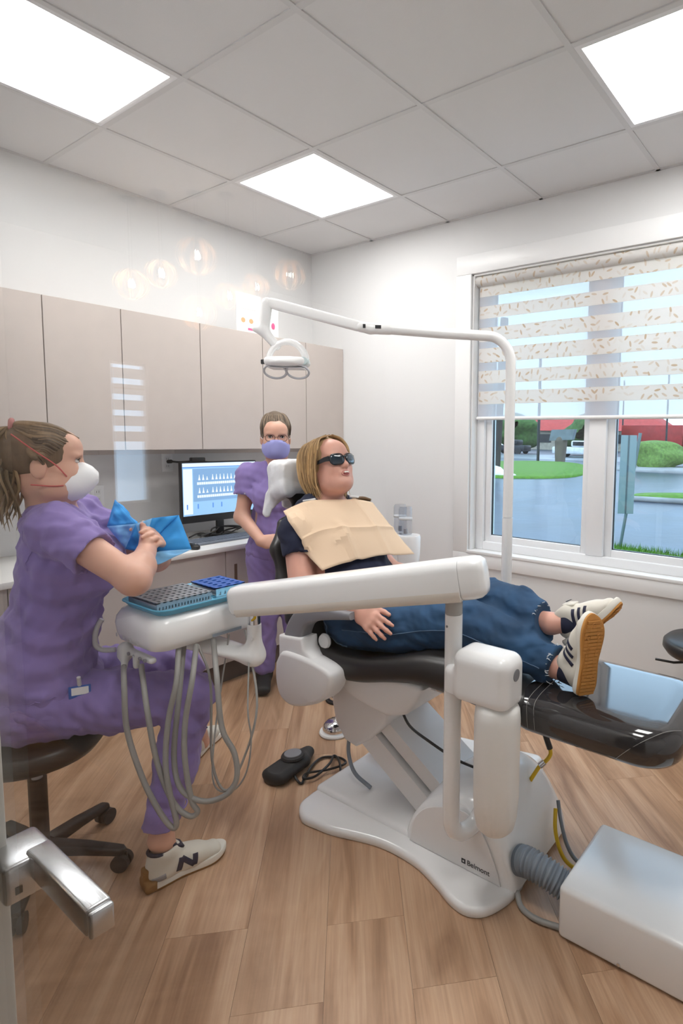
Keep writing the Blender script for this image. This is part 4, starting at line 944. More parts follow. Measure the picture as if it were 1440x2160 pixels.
def pedal(x, y, r, lab, rim):
    p = empty('foot_pedal', (x, y, 0), lab, 'foot pedal')
    revolve('pedal_base', [(0, .001), (r*1.25, .001), (r*1.28, .008), (r*1.22, .014), (0, .015)], rim, p, (x, y, 0), 30); revolve('pedal_dome', [(0, .015), (r, .015), (r, .03), (r*.9, .05), (r*.6, .064), (0, .07)], M_chrome, p, (x, y, 0), 30)
pedal(1.525, -1.225, .062, 'chrome foot pedal on a white base beside the chair lift', M_plastic); pedal(1.275, -.955, .060, 'chrome foot pedal on a black base behind the chair pivot cover', M_black)

def stool(x, y, zs, ang, lab, r=.20, back=False):
    s = empty('rolling_stool', (x, y, 0), lab, 'stool')
    revolve('seat', [(0, zs-.092), (r*.55, zs-.090), (r*.90, zs-.072), (r*1.0, zs-.045), (r*.985, zs-.018), (r*.90, zs-.003), (r*.5, zs-.001), (0, zs-.004)], M_vinylb, s, (x, y, 0), 40, None, 60)
    revolve('seat_plate', [(0, zs-.115), (.07, zs-.115), (.09, zs-.10), (.09, zs-.091), (0, zs-.091)], M_black, s, (x, y, 0), 20)
    tube('gas_lift', [(x, y, .33), (x, y, zs-.11)], .016, M_lgrey, s, 16); tube('column', [(x, y, .07), (x, y, .335)], .027, M_black, s, 20)
    tube('height_lever', [(x, y, zs-.108), (x-.12, y-.10, zs-.108), (x-.20, y-.12, zs-.103)], .006, M_black, s, 8)
    revolve('hub', [(0, .05), (.045, .05), (.05, .075), (.04, .105), (0, .11)], M_black, s, (x, y, 0), 20)
    for k in range(5):
        a = math.radians(ang+72*k); c, sn = math.cos(a), math.sin(a); R_ = .262
        loft('leg', [[(x+c*d-sn*u, y+sn*d+c*u, z0+v) for u, v in rrect(w, h, .007, 3)] for d, z0, w, h in ((.03, .088, .05, .04), (.15, .080, .042, .034), (R_, .066, .036, .026), (R_+.012, .064, .02, .016))], M_black, s, True, 50)
        for o_ in (-.014, .014): loft('castor', tube_rings([(x+c*R_-sn*(o_-.010)+c*0, y+sn*R_+c*(o_-.010), .029), (x+c*R_-sn*(o_-.004), y+sn*R_+c*(o_-.004), .029), (x+c*R_-sn*(o_+.008), y+sn*R_+c*(o_+.008), .029)], .0285, 20), M_blackr, s, True, 50)
        box('castor_fork', (-.018, -.006, .028), (.018, .006, .062), M_black, s, .003, 2, Matrix.Translation((x+c*R_, y+sn*R_, 0)) @ Matrix.Rotation(a, 4, 'Z'))
    return s
stool(1.410, -2.462, .500, -33, 'black rolling stool under the seated worker with ponytail')
stool(3.06, -.30, .545, 17, 'black rolling stool standing below the window', .195)

# crumpled blue sterilisation wrap held by the seated worker
wp = empty('sterile_wrap', (1.61, -2.18, 1.07), 'crumpled sheet of blue sterile wrap held in the hands of the seated worker', 'wrap')
A_ = dict(A=(1.440, -2.195, 1.250), B=(1.485, -2.245, 1.165), C=(1.565, -2.225, 1.092), D=(1.600, -2.205, 1.180), E=(1.632, -2.165, 1.198), F=(1.640, -2.075, 1.200), G=(1.715, -2.075, 1.088), H=(1.690, -2.180, 1.048), I=(1.625, -2.20, 1.085), J=(1.56, -2.13, 1.11))
def facet(names, mats, seed, name):
    rs_ = np.random.RandomState(seed); tri = [np.array(A_[n]) for n in names]; n = 9; V_ = []; idx = {}
    for i in range(n+1):
        for j in range(n+1-i):
            a, b = i/n, j/n; c = 1-a-b; p = tri[0]*c+tri[1]*a+tri[2]*b; idx[i, j] = len(V_)
            e = min(a, b, c)*3; nn = np.cross(tri[1]-tri[0], tri[2]-tri[0]); nn = nn/np.linalg.norm(nn)
            V_.append(p+nn*(.014*e*math.sin(7*a+11*b+seed)+.004*math.sin(13*a-9*b+seed*2)*min(1, e*2)))
    F_ = []
    for i in range(n):
        for j in range(n-i):
            F_.append((idx[i, j], idx[i+1, j], idx[i, j+1]))
            if i+j < n-1: F_.append((idx[i+1, j], idx[i+1, j+1], idx[i, j+1]))
    o = mesh_pd(name, V_, F_, mats, wp, True, None); m_ = o.modifiers.new('t', 'SOLIDIFY'); m_.thickness = .0012
for nm, m_, sd_ in ((('A', 'B', 'J'), M_paper_blue, 1), (('A', 'J', 'D'), M_paper_blue, 2), (('B', 'C', 'D'), M_paper_lblue, 3), (('D', 'C', 'I'), M_paper_blue, 4), (('D', 'I', 'E'), M_paper_lblue, 5), (('E', 'I', 'F'), M_paper_blue, 6), (('F', 'I', 'G'), M_paper_blue, 7), (('G', 'I', 'H'), M_paper_lblue, 8), (('A', 'B', 'D'), M_paper_blue, 9)): facet(nm, m_, sd_, 'wrap_fold')
# ------------------------------------------------------------------ people
class Fr:
    """local frame: X forward, Y to the left, Z up"""
    def __init__(s, o, X, Z, k=1.0):
        s.o = np.array(o, float); s.X = np.array(X, float); s.X /= np.linalg.norm(s.X); Z = np.array(Z, float); Z = Z-s.X*(Z@s.X); s.Z = Z/np.linalg.norm(Z); s.Y = np.cross(s.Z, s.X); s.k = k
    def p(s, x, y, z): return s.o+s.k*(s.X*x+s.Y*y+s.Z*z)
    def v(s, x, y, z): return s.X*x+s.Y*y+s.Z*z
    def M(s): return Matrix(((s.X[0]*s.k, s.Y[0]*s.k, s.Z[0]*s.k, s.o[0]), (s.X[1]*s.k, s.Y[1]*s.k, s.Z[1]*s.k, s.o[1]), (s.X[2]*s.k, s.Y[2]*s.k, s.Z[2]*s.k, s.o[2]), (0, 0, 0, 1)))
def add_head(b, f, neck, wide=1.0, neck_r=.055):
    k = f.k; e = lambda c, r, kk=.03: b.ell(f.p(*c), np.array(r)*k, f.X, f.Y, kk)
    b.cap(neck, f.p(-.015, 0, -.06), neck_r, neck_r*.92, k=.04)
    e((-.012, 0, .035), (.098, .076*wide, .088)); e((.028, 0, -.025), (.066, .062*wide, .088)); e((.042, 0, -.085), (.046, .042*wide, .034)); e((.0, 0, -.055), (.06, .060*wide, .05))
    e((.056, 0, .048), (.042, .056, .045))                                  # forehead
    for s in (-1, 1):
        e((.060, .036*s*wide, -.028), (.030, .028, .030), .025)              # cheek
        e((.078, .028*s, .028), (.018, .028, .009), .014)                    # brow
        e((-.012, .077*s*wide, -.012), (.021, .009, .031), .008)             # ear
        e((.030, .052*s*wide, -.072), (.034, .016, .030), .03)               # jaw
    b.cap(f.p(.088, 0, .016), f.p(.108, 0, -.022), .008*k, .0125*k, k=.014)
    for s in (-1, 1): e((.099, .011*s, -.027), (.010, .008, .008), .008)
    e((.088, 0, -.052), (.014, .024, .012), .014); e((.086, 0, -.094), (.016, .022, .016), .016)
    for s in (-1, 1): b.cut_ell(f.p(.094, .032*s, .012), np.array((.012, .019, .009))*k, f.X, f.Y, .014)
def add_hand(b, w, d, n, side, k=1.0, curl=(.25, .3, .35, .4), spread=.10, thumb=.5):
    """w wrist, d finger direction, n back-of-hand normal, side towards the thumb"""
    d = np.array(d, float); d /= np.linalg.norm(d); n = np.array(n, float); n -= d*(n@d); n /= np.linalg.norm(n); sd_ = np.array(side, float); sd_ -= d*(sd_@d); sd_ -= n*(sd_@n); sd_ /= np.linalg.norm(sd_); w = np.array(w, float)
    b.cap(w-d*.015*k, w+d*.03*k, (.027*k, .019*k), (.034*k, .016*k), sd_, .02); b.cap(w+d*.03*k, w+d*.078*k, (.036*k, .0155*k), (.037*k, .012*k), sd_, .02)
    for i, (o, L_, r) in enumerate(((.029, .070, .0088), (.010, .078, .009), (-.0095, .073, .0086), (-.028, .057, .0078))):
        p = w+d*(.078 if i in (1, 2) else .073)*k+sd_*o*k; a = 0.; dd = d+sd_*(o/.03*spread); dd /= np.linalg.norm(dd)
        for j, fr in enumerate((.45, .30, .25)):
            a += curl[i]*(1, 1.1, .7)[j]; v = dd*math.cos(a)-n*math.sin(a); q = p+v*L_*fr*k
            b.cap(p, q, r*k*(1, .93, .86)[j], r*k*(.93, .86, .72)[j], k=.005 if j else .010); p = q
    p = w+d*.022*k+sd_*.026*k; v = d*(1-thumb*.4)+sd_*thumb*1.2-n*.25; v /= np.linalg.norm(v)
    q = p+v*.036*k; b.cap(p, q, .013*k, .0105*k, k=.016); v = v*.75+d*.5; v /= np.linalg.norm(v); q2 = q+v*.030*k; b.cap(q, q2, .0105*k, .0095*k, k=.006); v = v*.8+d*.3; v /= np.linalg.norm(v); b.cap(q2, q2+v*.022*k, .0095*k, .0075*k, k=.005)
def eyes(f, par, which=(-1, 1), brow=(.05, .03, .02)):
    mw = mat('eye_white', (.70, .68, .66), .25); mi = mat('iris_dark', (.04, .025, .015), .2); mb = mat('brow_'+str(brow), brow, .8); ml = mat('lash', (.02, .012, .01), .7)
    for s in which:
        e = SDF(.004); e.ell(f.p(.0815, .032*s, .011), np.array((.009, .0125, .0065))*f.k, f.X, f.Y); ob = e.mesh('eye', .0016, mw, par)
        i_ = SDF(.004); i_.ell(f.p(.0885, .033*s, .0112), np.array((.0026, .0055, .0055))*f.k, f.X, f.Y); i_.mesh('iris', .0012, mi, ob)
        tube('eyelid', [tuple(f.p(.085, .019*s, .012)), tuple(f.p(.0915, .030*s, .0185)), tuple(f.p(.087, .044*s, .0145))], .0022*f.k, ml, ob, 6, 5)
        tube('eyebrow', [tuple(f.p(.0945, .013*s, .029)), tuple(f.p(.0935, .030*s, .0345)), tuple(f.p(.077, .050*s, .028))], lambda t: .0042*f.k*(1-.6*abs(t-.35)), mb, par, 6, 5, .6)
def strands(name, locks, m, par, base=None, res=.005, flat=.55):
    """hair: implicit cap plus many tapered locks, one mesh"""
    bm = bmesh.new(); ly = bm.verts.layers.float.new('tint'); rnd = random.Random(len(locks))
    for pts, r in locks:
        P_ = spline(pts, 5); K = len(P_)
        rg = tube_rings(P_, lambda t, r=r: r*(.35+1.3*min(t, .45) if t < .45 else .935*(1-((t-.45)/.55)**2)+.05), 6, flat)
        v, f_ = loft_vf(rg); vs = [bm.verts.new(p) for p in v]; tn = rnd.uniform(.1, 1)
        for k_, vv in enumerate(vs): vv[ly] = tn*(.55+.45*min(1, k_/len(vs)*1.6))
        for q in f_:
            try: bm.faces.new([vs[i] for i in q])
            except ValueError: pass
    if base is not None:
        o = base.mesh('tmp', res, None); n0 = len(bm.verts); bm.from_mesh(o.data); bm.verts.ensure_lookup_table()
        for i_ in range(n0, len(bm.verts)): bm.verts[i_][ly] = .42
        me = o.data; bpy.data.objects.remove(o); bpy.data.meshes.remove(me)
    return bmo(name, bm, m, par, True, 80)
def hair_mat(name, c0, c1, sc=60):
    m = mat(name, c0, .45, spec=.4); b = m.node_tree.nodes['Principled BSDF']; tc = N(m, 'ShaderNodeTexCoord'); mp = N(m, 'ShaderNodeMapping'); mp.inputs['Scale'].default_value = (1.6, 1.6, .35)
    nz = N(m, 'ShaderNodeTexNoise'); nz.inputs['Scale'].default_value = sc; nz.inputs['Detail'].default_value = 6; cr = N(m, 'ShaderNodeValToRGB'); cr.color_ramp.elements[0].position = .25; cr.color_ramp.elements[1].position = .95
    cr.color_ramp.elements[0].color = (*c0, 1); cr.color_ramp.elements[1].color = (*c1, 1); L(m, tc.outputs['Object'], mp.inputs[0]); L(m, mp.outputs[0], nz.inputs['Vector']); at = N(m, 'ShaderNodeAttribute', attribute_name='tint'); ad = N(m, 'ShaderNodeMath', operation='MULTIPLY_ADD'); ad.inputs[1].default_value = .75; L(m, at.outputs['Fac'], ad.inputs[0]); n2 = N(m, 'ShaderNodeMath', operation='MULTIPLY'); n2.inputs[1].default_value = .4; L(m, nz.outputs[0], n2.inputs[0]); L(m, n2.outputs[0], ad.inputs[2]); L(m, ad.outputs[0], cr.inputs[0]); L(m, cr.outputs[0], b.inputs['Base Color'])
    bp = N(m, 'ShaderNodeBump'); bp.inputs['Strength'].default_value = .4; bp.inputs['Distance'].default_value = .004; L(m, nz.outputs[0], bp.inputs['Height']); L(m, bp.outputs[0], b.inputs['Normal']); return m
def shoe(par, f, Ln, m_up, m_mid, m_out, kind):
    """sneaker in frame f (X toe, Z up, origin at heel on the ground)"""
    w = Ln*.175
    ol = [(0, 0), (.004, .55), (.06, .78), (.2, .80), (.4, .74), (.55, .86), (.70, 1.0), (.82, .98), (.93, .70), (.985, .3), (1, 0)]
    ol = [(a*Ln, b*w) for a, b in ol]; left = spline([(a, b, 0) for a, b in ol], 3); right = [(p[0], -p[1]*.92, 0) for p in left[::-1][1:-1]]; o2 = [(p[0], p[1]) for p in left]+[(p[0], p[1]) for p in right]
    rock = lambda x: .012*max(0, (x/Ln-.72)/.28)**2+.004*max(0, (.12-x/Ln)/.12)
    cx = .5*Ln
    def rg(s, z): return [tuple(f.p(cx+(a-cx)*s, b*s, z+rock(a))) for a, b in o2]
    th = .028
    loft('outsole', [rg(.95, 0), rg(.985, .002), rg(.99, .008)], m_out, par, True, 60)
    loft('midsole', [rg(.99, .0082), rg(1.0, .012), rg(1.0, th*.8), rg(.97, th)], m_mid, par, True, 60)
    u = SDF(.03); P_ = f.p
    u.cap(P_(.052, 0, .045), P_(.066, 0, .10), (w*.66, .050), (.041, .052), f.Y, .03); u.cap(P_(.06, 0, .04), P_(.14, 0, .045), (w*.66, .03), (w*.72, .035), f.Y, .03); u.cap(P_(.11, 0, .072), P_(.175, 0, .052), (.034, .022), (.038, .022), f.Y, .03); u.cap(P_(.14, 0, .04), P_(Ln*.84, 0, .034), (w*.74, .028), (w*.78, .022), f.Y, .03)
    u.cut_plane(P_(0, 0, th*.75), -f.Z); u.cut_plane(P_(0.02, 0, .118), f.v(-.12, 0, 1)); u.cut_ell(P_(.060, 0, .128), (.042, .031, .045), f.X, f.Y, .008)
    up = u.mesh('upper', .0045, m_up, par)
    lm = mat('lace_cream', (.78, .75, .69), .8)
    for i in range(5):
        t = i/4; x = .115+.062*t; z = .094-.026*t
        tube('lace', [tuple(P_(x-.006, -.026, z-.012)), tuple(P_(x, -.012, z+.001)), tuple(P_(x+.004, .012, z+.001)), tuple(P_(x-.002, .026, z-.012))], .0034, lm, up, 6, 4)
    tg = SDF(.01); tg.rbox(P_(.105, 0, .112), (.022, .024, .005), .004, f.v(.75, 0, -.45), f.Y); tg.mesh('tongue', .004, m_up if kind == 'stripe' else M_navy, up)
    return up

# ---------------- patient ---------------------------------------------------------------
pt = empty('person', (1.92, YC, .62), 'person reclining in the dental chair in dark sunglasses, navy t-shirt, paper bib and jeans', 'person')
hf = Fr((1.672, YC, 1.352), (.955, -.03, .30), (-.30, 0, .95), 1.04)
bd = SDF(.03)
add_head(bd, hf, (1.645, YC, 1.17), 1.05, .058)
bd.ell(hf.p(.03, 0, -.095), (.06, .055, .03), hf.X, hf.Y, .04)               # soft chin
bd.cap((1.66, YC, 1.14), (1.78, YC, .95), (.15, .09), (.16, .11), (0, 1, 0), .05); bd.cap((1.78, YC, .95), (1.93, YC, .74), (.16, .11), (.17, .10), (0, 1, 0), .05)
for s in (-1, 1):
    yS = YC+s*.19
    bd.cap((1.66, YC+s*.05, 1.14), (1.69, yS, 1.09), .05, .058, k=.04); bd.cap((1.69, yS, 1.085), (1.785, YC+s*.245, .875), .060, .054, k=.03); bd.cap((1.785, YC+s*.245, .87), (1.93, YC+s*.248, .853), .045, .042, k=.03); bd.cap((1.93, YC+s*.248, .853), (2.085, YC+s*.236, .838), .040, .028, k=.03)
    bd.cap((1.95, YC+s*.09, .73), (2.42, YC+s*.09, .82), .07, .05, k=.04)
bd.cap((2.42, YC-.09, .82), (2.83, -1.49, .745), .045, .034, k=.03); bd.cap((2.83, -1.49, .745), (2.93, -1.50, .73), .033, .03, k=.02)
bd.cap((2.42, YC+.09, .84), (2.76, -1.395, .852), .045, .035, k=.03); bd.cap((2.76, -1.395, .852), (2.83, -1.375, .862), .034, .032, k=.02)
add_hand(bd, (2.088, -1.638, .838), (.86, -.05, -.42), (.18, -.82, .50), (.48, .30, .82), 1.05, (.12, .13, .15, .17), .14, .40)
add_hand(bd, (2.088, -1.175, .836), (.85, -.1, -.25), (.25, .3, .9), (.1, -.95, .2), .98, (.2, .2, .25, .3), .1, .4)
bd.mesh('body', .0036, M_skin2, pt)
# t-shirt
ts = SDF(.05)
ts.cap((1.655, YC, 1.145), (1.77, YC, .95), (.165, .105), (.185, .135), (0, 1, 0)); ts.cap((1.77, YC, .95), (1.92, YC, .76), (.185, .135), (.185, .115), (0, 1, 0)); ts.ell((1.79, YC-.075, 1.02), (.105, .085, .10)); ts.ell((1.79, YC+.075, 1.02), (.105, .085, .10)); ts.ell((1.86, YC, .87), (.14, .16, .12))
for s in (-1, 1): ts.cap((1.66, YC+s*.06, 1.135), (1.695, YC+s*.195, 1.085), .06, .072, k=.04); ts.cap((1.695, YC+s*.195, 1.085), (1.748, YC+s*.222, .975), .071, .068, k=.03)
for s in (-1, 1):
    S_ = np.array((1.695, YC+s*.195, 1.085)); E__ = np.array((1.785, YC+s*.245, .875)); d_ = (E__-S_)/np.linalg.norm(E__-S_); q = SDF(); q.cap(S_+d_*.175, E__+d_*.10+np.array((0, s*.05, 0)), .095, .085); ts.cut_sdf(q, .008)
ts.cut_ell((1.70, YC, 1.225), (.085, .085, .05), (.9, 0, -.4), (0, 1, 0), .01); ts.disp = folds(.0040, 90, 4)
ts.mesh('tshirt', .006, M_navy, pt)
# jeans
M_jean = mat('blue_denim', (.017, .062, .14), .85, bump=(700, .35, .0015, (1, 1, 1)), var=(7, .35)); M_seam = mat('denim_seam', (.10, .17, .28), .85); M_fray = mat('frayed_hem', (.72, .76, .80), .9)
je = SDF(.05)
je.cap((1.88, YC, .735), (1.98, YC, .725), (.195, .125), (.19, .11), (0, 1, 0)); 
for s in (-1, 1): je.cap((1.93, YC+s*.095, .725), (2.20, YC+s*.10, .755), .112, .104, k=.025)
je.cap((2.20, YC-.10, .755), (2.47, YC-.085, .825), .102, .088, k=.012); je.cap((2.47, YC-.085, .825), (2.64, -1.49, .795), .086, .080, k=.012); je.cap((2.64, -1.49, .795), (2.80, -1.485, .755), .078, .068, k=.012)
je.cap((2.20, YC+.10, .765), (2.48, YC+.075, .865), .102, .086, k=.012); je.cap((2.48, YC+.075, .865), (2.62, -1.365, .87), .084, .082, k=.012); je.cap((2.62, -1.365, .87), (2.715, -1.40, .85), .08, .074, k=.012)
hemA = SDF(.0); hemA.cap((2.815, -1.49, .75), (2.93, -1.49, .73), .10, .10); hemB = SDF(0); hemB.cap((2.725+.012, -1.405, .85), (2.80, -1.42, .85), .09, .09)
je.cut_plane((2.822, -1.5, .75), (.97, 0, -.22)); je.cut_ell((2.80, -1.40, .885), (.075, .14, .09), (.95, 0, .1), (0, 1, 0), .006)
je.disp = folds(.0048, 100, 9)
je.mesh('jeans', .006, M_jean, pt)
tube('jeans_seam', snap(je, [(1.845, -1.575, .78), (1.865, -1.595, .70), (1.90, -1.60, .645), (1.97, -1.597, .618)]), .0028, M_seam, pt, 5)
tube('jeans_seam', snap(je, [(1.97, -1.610, .725), (2.20, -1.605, .755), (2.45, -1.575, .812), (2.65, -1.571, .785), (2.80, -1.556, .755)], .0012, 14), .0016, M_seam, pt, 5)
rs = random.Random(8); locks = []
for k in range(70):
    a = rs.uniform(0, 2*math.pi)
    if k < 38: c = Vector((2.818, -1.488, .752)); R_ = .0645
    else: c = Vector((2.722, -1.402, .848)); R_ = .072
    p = c+Vector((0, math.cos(a)*R_, math.sin(a)*R_)); q = p+Vector((rs.uniform(.004, .018), rs.uniform(-.006, .006), rs.uniform(-.006, .006)))
    locks.append(([tuple(p), tuple((p+q)/2+Vector((0, rs.uniform(-.003, .003), rs.uniform(-.003, .003)))), tuple(q)], .0016))
fr_ = strands('frayed_hem', locks, M_fray, pt); fr_['kind'] = 'stuff'
# shoes
M_canvas = mat('offwhite_leather', (.72, .68, .60), .55, var=(20, .05)); M_gum = mat('gum_rubber', (.60, .27, .06), .6, bump=(200, .2, .001, (1, 1, 1))); M_mids = mat('midsole_white', (.76, .73, .66), .6)
f1 = Fr((2.952, -1.538, .696), (.07, .03, 1), (-.86, .50, .06), 1.0); sh1 = shoe(pt, f1, .262, M_canvas, M_mids, M_gum, 'stripe')
f2 = Fr((2.822, -1.365, .772), (.72, -.06, .69), (-.66, .03, .75), 1.0); sh2 = shoe(pt, f2, .262, M_canvas, M_mids, M_gum, 'stripe')
M_groove = M_gum
def sole_marks(f):
    bm = bmesh.new()                                   # raised gum ribs; the grooves are the gaps between them
    for i in range(21):
        x = .0105+i*.0112
        hw = .034*(.80 if x < .1 else (.70 if x < .14 else 1.0))*(1 if x < .21 else max(.45, 1-(x-.21)/.07))
        z = .012*max(0, (x/.262-.72)/.28)**2+.004*max(0, (.12-x/.262)/.12)
        bm_box(bm, (x-.0045, -hw*.95, z-.0022), (x+.0045, hw*1.05, z+.0012))
    for v in bm.verts: v.co = Vector(f.p(*v.co))
    o = bmo('tread_rib', bm, M_gum, pt, smooth=False); o['kind'] = 'stuff'
    for cx_, cy_ in ((.040, .0), (.062, .016), (.062, -.014), (.150, .018), (.150, -.014), (.192, .022), (.192, -.018), (.226, .002)):
        z = -.0024+.012*max(0, (cx_/.262-.72)/.28)**2
        tube('tread_ring', [tuple(f.p(cx_+.0075*math.cos(a), cy_+.0075*math.sin(a), z)) for a in np.linspace(0, 2*math.pi, 14)], .0011, M_groove, pt, 5)
    for s in (1, -1):
        tube('tread_line', [tuple(f.p(x, s*y, -.0024+.012*max(0, (x/.262-.72)/.28)**2)) for x, y in ((.062, .018), (.10, .010), (.15, .014), (.192, .019), (.226, .006))], .0007, M_groove, pt, 5, 4)
sole_marks(f1); sole_marks(f2)
M_stripe = mat('navy_stripe', (.012, .014, .045), .6)
def side_strip(f, s, x0, z0, x1, z1, w, m, name, par, off=.0):
    """thin strip laid on the side of a shoe by projecting onto the upper with a ray cast"""
    dg = bpy.context.evaluated_depsgraph_get(); ob = par; inv = ob.matrix_world.inverted() if False else None
    me_ = ob.data; from mathutils.bvhtree import BVHTree
    bv = side_strip.c.get(ob.name)
    if bv is None: bv = BVHTree.FromPolygons([v.co[:] for v in me_.vertices], [p.vertices[:] for p in me_.polygons]); side_strip.c[ob.name] = bv
    rows = []
    nrm = Vector((x1-x0, 0, z1-z0)).normalized(); px_, pz_ = -nrm.z, nrm.x
    for i in range(13):
        t = i/12; row = []
        for d in (-.5, -.17, .17, .5):
            x = x0+(x1-x0)*t+px_*d*w; z = z0+(z1-z0)*t+pz_*d*w
            o_ = Vector(f.p(x, s*.12, z+.02)); dr = Vector(f.v(0, -s, -.17)).normalized(); h = bv.ray_cast(o_, dr)
            row.append(tuple(h[0]-dr*.0012) if h[0] is not None else None)
        rows.append(row)
    V_ = []; idx = {}; F_ = []
    for i, r in enumerate(rows):
        for j, p in enumerate(r):
            if p is not None: idx[i, j] = len(V_); V_.append(p)
    for i in range(12):
        for j in range(3):
            q = [(i, j), (i, j+1), (i+1, j+1), (i+1, j)]
            if all(k in idx for k in q): F_.append([idx[k] for k in q])
    if not F_: return
    o = mesh_pd(name, V_, F_, m, par); md = o.modifiers.new('t', 'SOLIDIFY'); md.thickness = .0012; md.offset = 0
side_strip.c = {}
for f_, up in ((f1, sh1), (f2, sh2)):
    for s in (-1, 1):
        for k in range(3): side_strip(f_, s, .088+k*.026, .030, .118+k*.023, .086-k*.008, .0115, M_stripe, 'stripe', up)
text('shoe_lettering', 'adidas', .016, frameM(tuple(f2.p(.108, -.018, .1225)), tuple(f2.Y), tuple(f2.v(.75, 0, -.45)*-1)), M_print, sh2, .0004)
tube('loose_lace', [tuple(f1.p(.13, .02, .095)), tuple(f1.p(.125, .055, .115)), tuple(f1.p(.09, .085, .125)), tuple(f1.p(.05, .098, .12))], .0032, mat('lace_cream', (.78, .75, .69), .8), sh1, 6, 6)
for c0, c1, r_ in (((2.815, -1.49, .748), (2.90, -1.495, .735), .037), ((2.79, -1.387, .856), (2.835, -1.374, .862), .0365)):
    sk = SDF(.0); sk.cap((c0[0]*.45+c1[0]*.55, c0[1]*.45+c1[1]*.55, c0[2]*.45+c1[2]*.55), c1, r_, r_); sk.mesh('sock', .004, M_navy, pt)
# hair
M_blond = hair_mat('dark_blond_hair', (.16, .09, .04), (.74, .50, .25), 55)
hb = SDF(.03); hb.ell(hf.p(-.018, 0, .036), np.array((.104, .089, .093))*1.04, hf.X, hf.Y); hb.ell(hf.p(-.045, 0, -.02), np.array((.075, .086, .09))*1.04, hf.X, hf.Y)
hb.cut_ell(hf.p(.092, 0, -.02), (.092, .084, .095), hf.X, hf.Y, .012); hb.disp = folds(.002, 90, 5)
locks = []; rs = random.Random(4)
for s in (-1, 1):
    for i in range(74):
        t = i/73; xa = .060-.12*t+rs.uniform(-.008, .008); top = hf.p(xa*.75+.005, .012*s+rs.uniform(-.006, .006)+.012, .126-.25*max(0, xa-.045)-.12*max(0, -xa-.02)+rs.uniform(-.003, .003))
        mid = hf.p(xa-.012+rs.uniform(-.006, .006), .089*s, .045+rs.uniform(-.012, .012)); lo_ = hf.p(xa*.8-.035+rs.uniform(-.010, .010), (.091+rs.uniform(-.006, .006))*s, -.055+rs.uniform(-.01, .01)); end = hf.p(xa*.55-.035+rs.uniform(-.015, .015), (.070+rs.uniform(-.015, .015))*s, -.130+rs.uniform(-.035, .02))
        locks.append(([tuple(top), tuple(hf.p(xa*.9, .062*s, .104)), tuple(mid), tuple(lo_), tuple(end)], rs.uniform(.0045, .008)))
strands('hair', locks, M_blond, pt, hb, .006)
tube('hair_tail', [(1.70, -1.285, 1.19), (1.74, -1.25, 1.20), (1.775, -1.235, 1.195)], lambda t: .016*(1-t*.6), M_blond, pt, 8, 5)
# sunglasses
M_lens = mat('dark_lens', (.010, .022, .035), .06, coat=.8); M_frame = mat('black_frame', (.010, .012, .018), .25)
sg = None
for s in (-1, 1):
    XX = np.array(hf.v(1, .30*s, -.05)); XX /= np.linalg.norm(XX); YY = np.array(hf.v(-.30*s, 1, 0)); YY /= np.linalg.norm(YY)
    lc = hf.p(.102, .036*s, .003); o = loft('lens', [[tuple(lc+XX*dx+YY*u_*sc2+hf.Z*(v_*sc2+(.004*(u_*s/.033) if v_ > 0 else 0))) for u_, v_ in rrect(.066, .046, .0205, 7)] for dx, sc2 in ((-.004, .97), (-.001, 1), (.002, .97), (.0045, .80), (.0055, .4))], M_lens, pt, True, 60)
    sd2 = SDF(.004); X_ = hf.v(1, .30*s, -.05); Y_ = hf.v(-.30*s, 1, 0)
    tube('glasses_rim', [tuple(hf.p(.101, .036*s, .004)+np.array(X_)/np.linalg.norm(X_)*.001+np.array(Y_)/np.linalg.norm(Y_)*a+hf.Z*b) for a, b in [(p[0], p[1]) for p in rrect(.067, .047, .021, 6)]+[(.0335, .0025)]], .0022, M_frame, o, 6)
    rings = []
    for x_, y_, z_, h_ in ((.092, .068, .010, .011), (.075, .0775, .011, .009), (.02, .087, .006, .006), (-.02, .090, .0, .005), (-.035, .090, -.012, .005)): rings.append([tuple(hf.p(x_, (y_+u)*s, z_+v)) for u, v in ((-.002, -h_), (.002, -h_), (.002, h_), (-.002, h_))])
    loft('temple_arm', rings, M_frame, pt)
tube('glasses_bridge', [tuple(hf.p(.106, .010, .012)), tuple(hf.p(.112, 0, .014)), tuple(hf.p(.106, -.010, .012))], .004, M_frame, pt, 6, 4)
# mouth, slightly open
M_lip = mat('lips', (.52, .20, .17), .4); M_teeth = mat('teeth', (.80, .76, .68), .3); M_mouth = mat('mouth_lining', (.30, .07, .065), .5)
mo_ = SDF(.004); mo_.ell(hf.p(.0985, 0, -.056), (.006, .0175, .0092), hf.X, hf.Y); mo_.mesh('mouth_opening', .002, M_mouth, pt)
tube('lips', [tuple(hf.p(.1005-.0035*math.cos(a)**2*1.6,     .0205*math.cos(a), -.056+.0108*math.sin(a))) for a in np.linspace(0, 2*math.pi, 22)], .0030, M_lip, pt, 8)
te = SDF(.002); te.rbox(hf.p(.1025, 0, -.0515), (.0022, .0125, .0040), .0016, hf.X, hf.Y); te.mesh('teeth', .0018, M_teeth, pt)
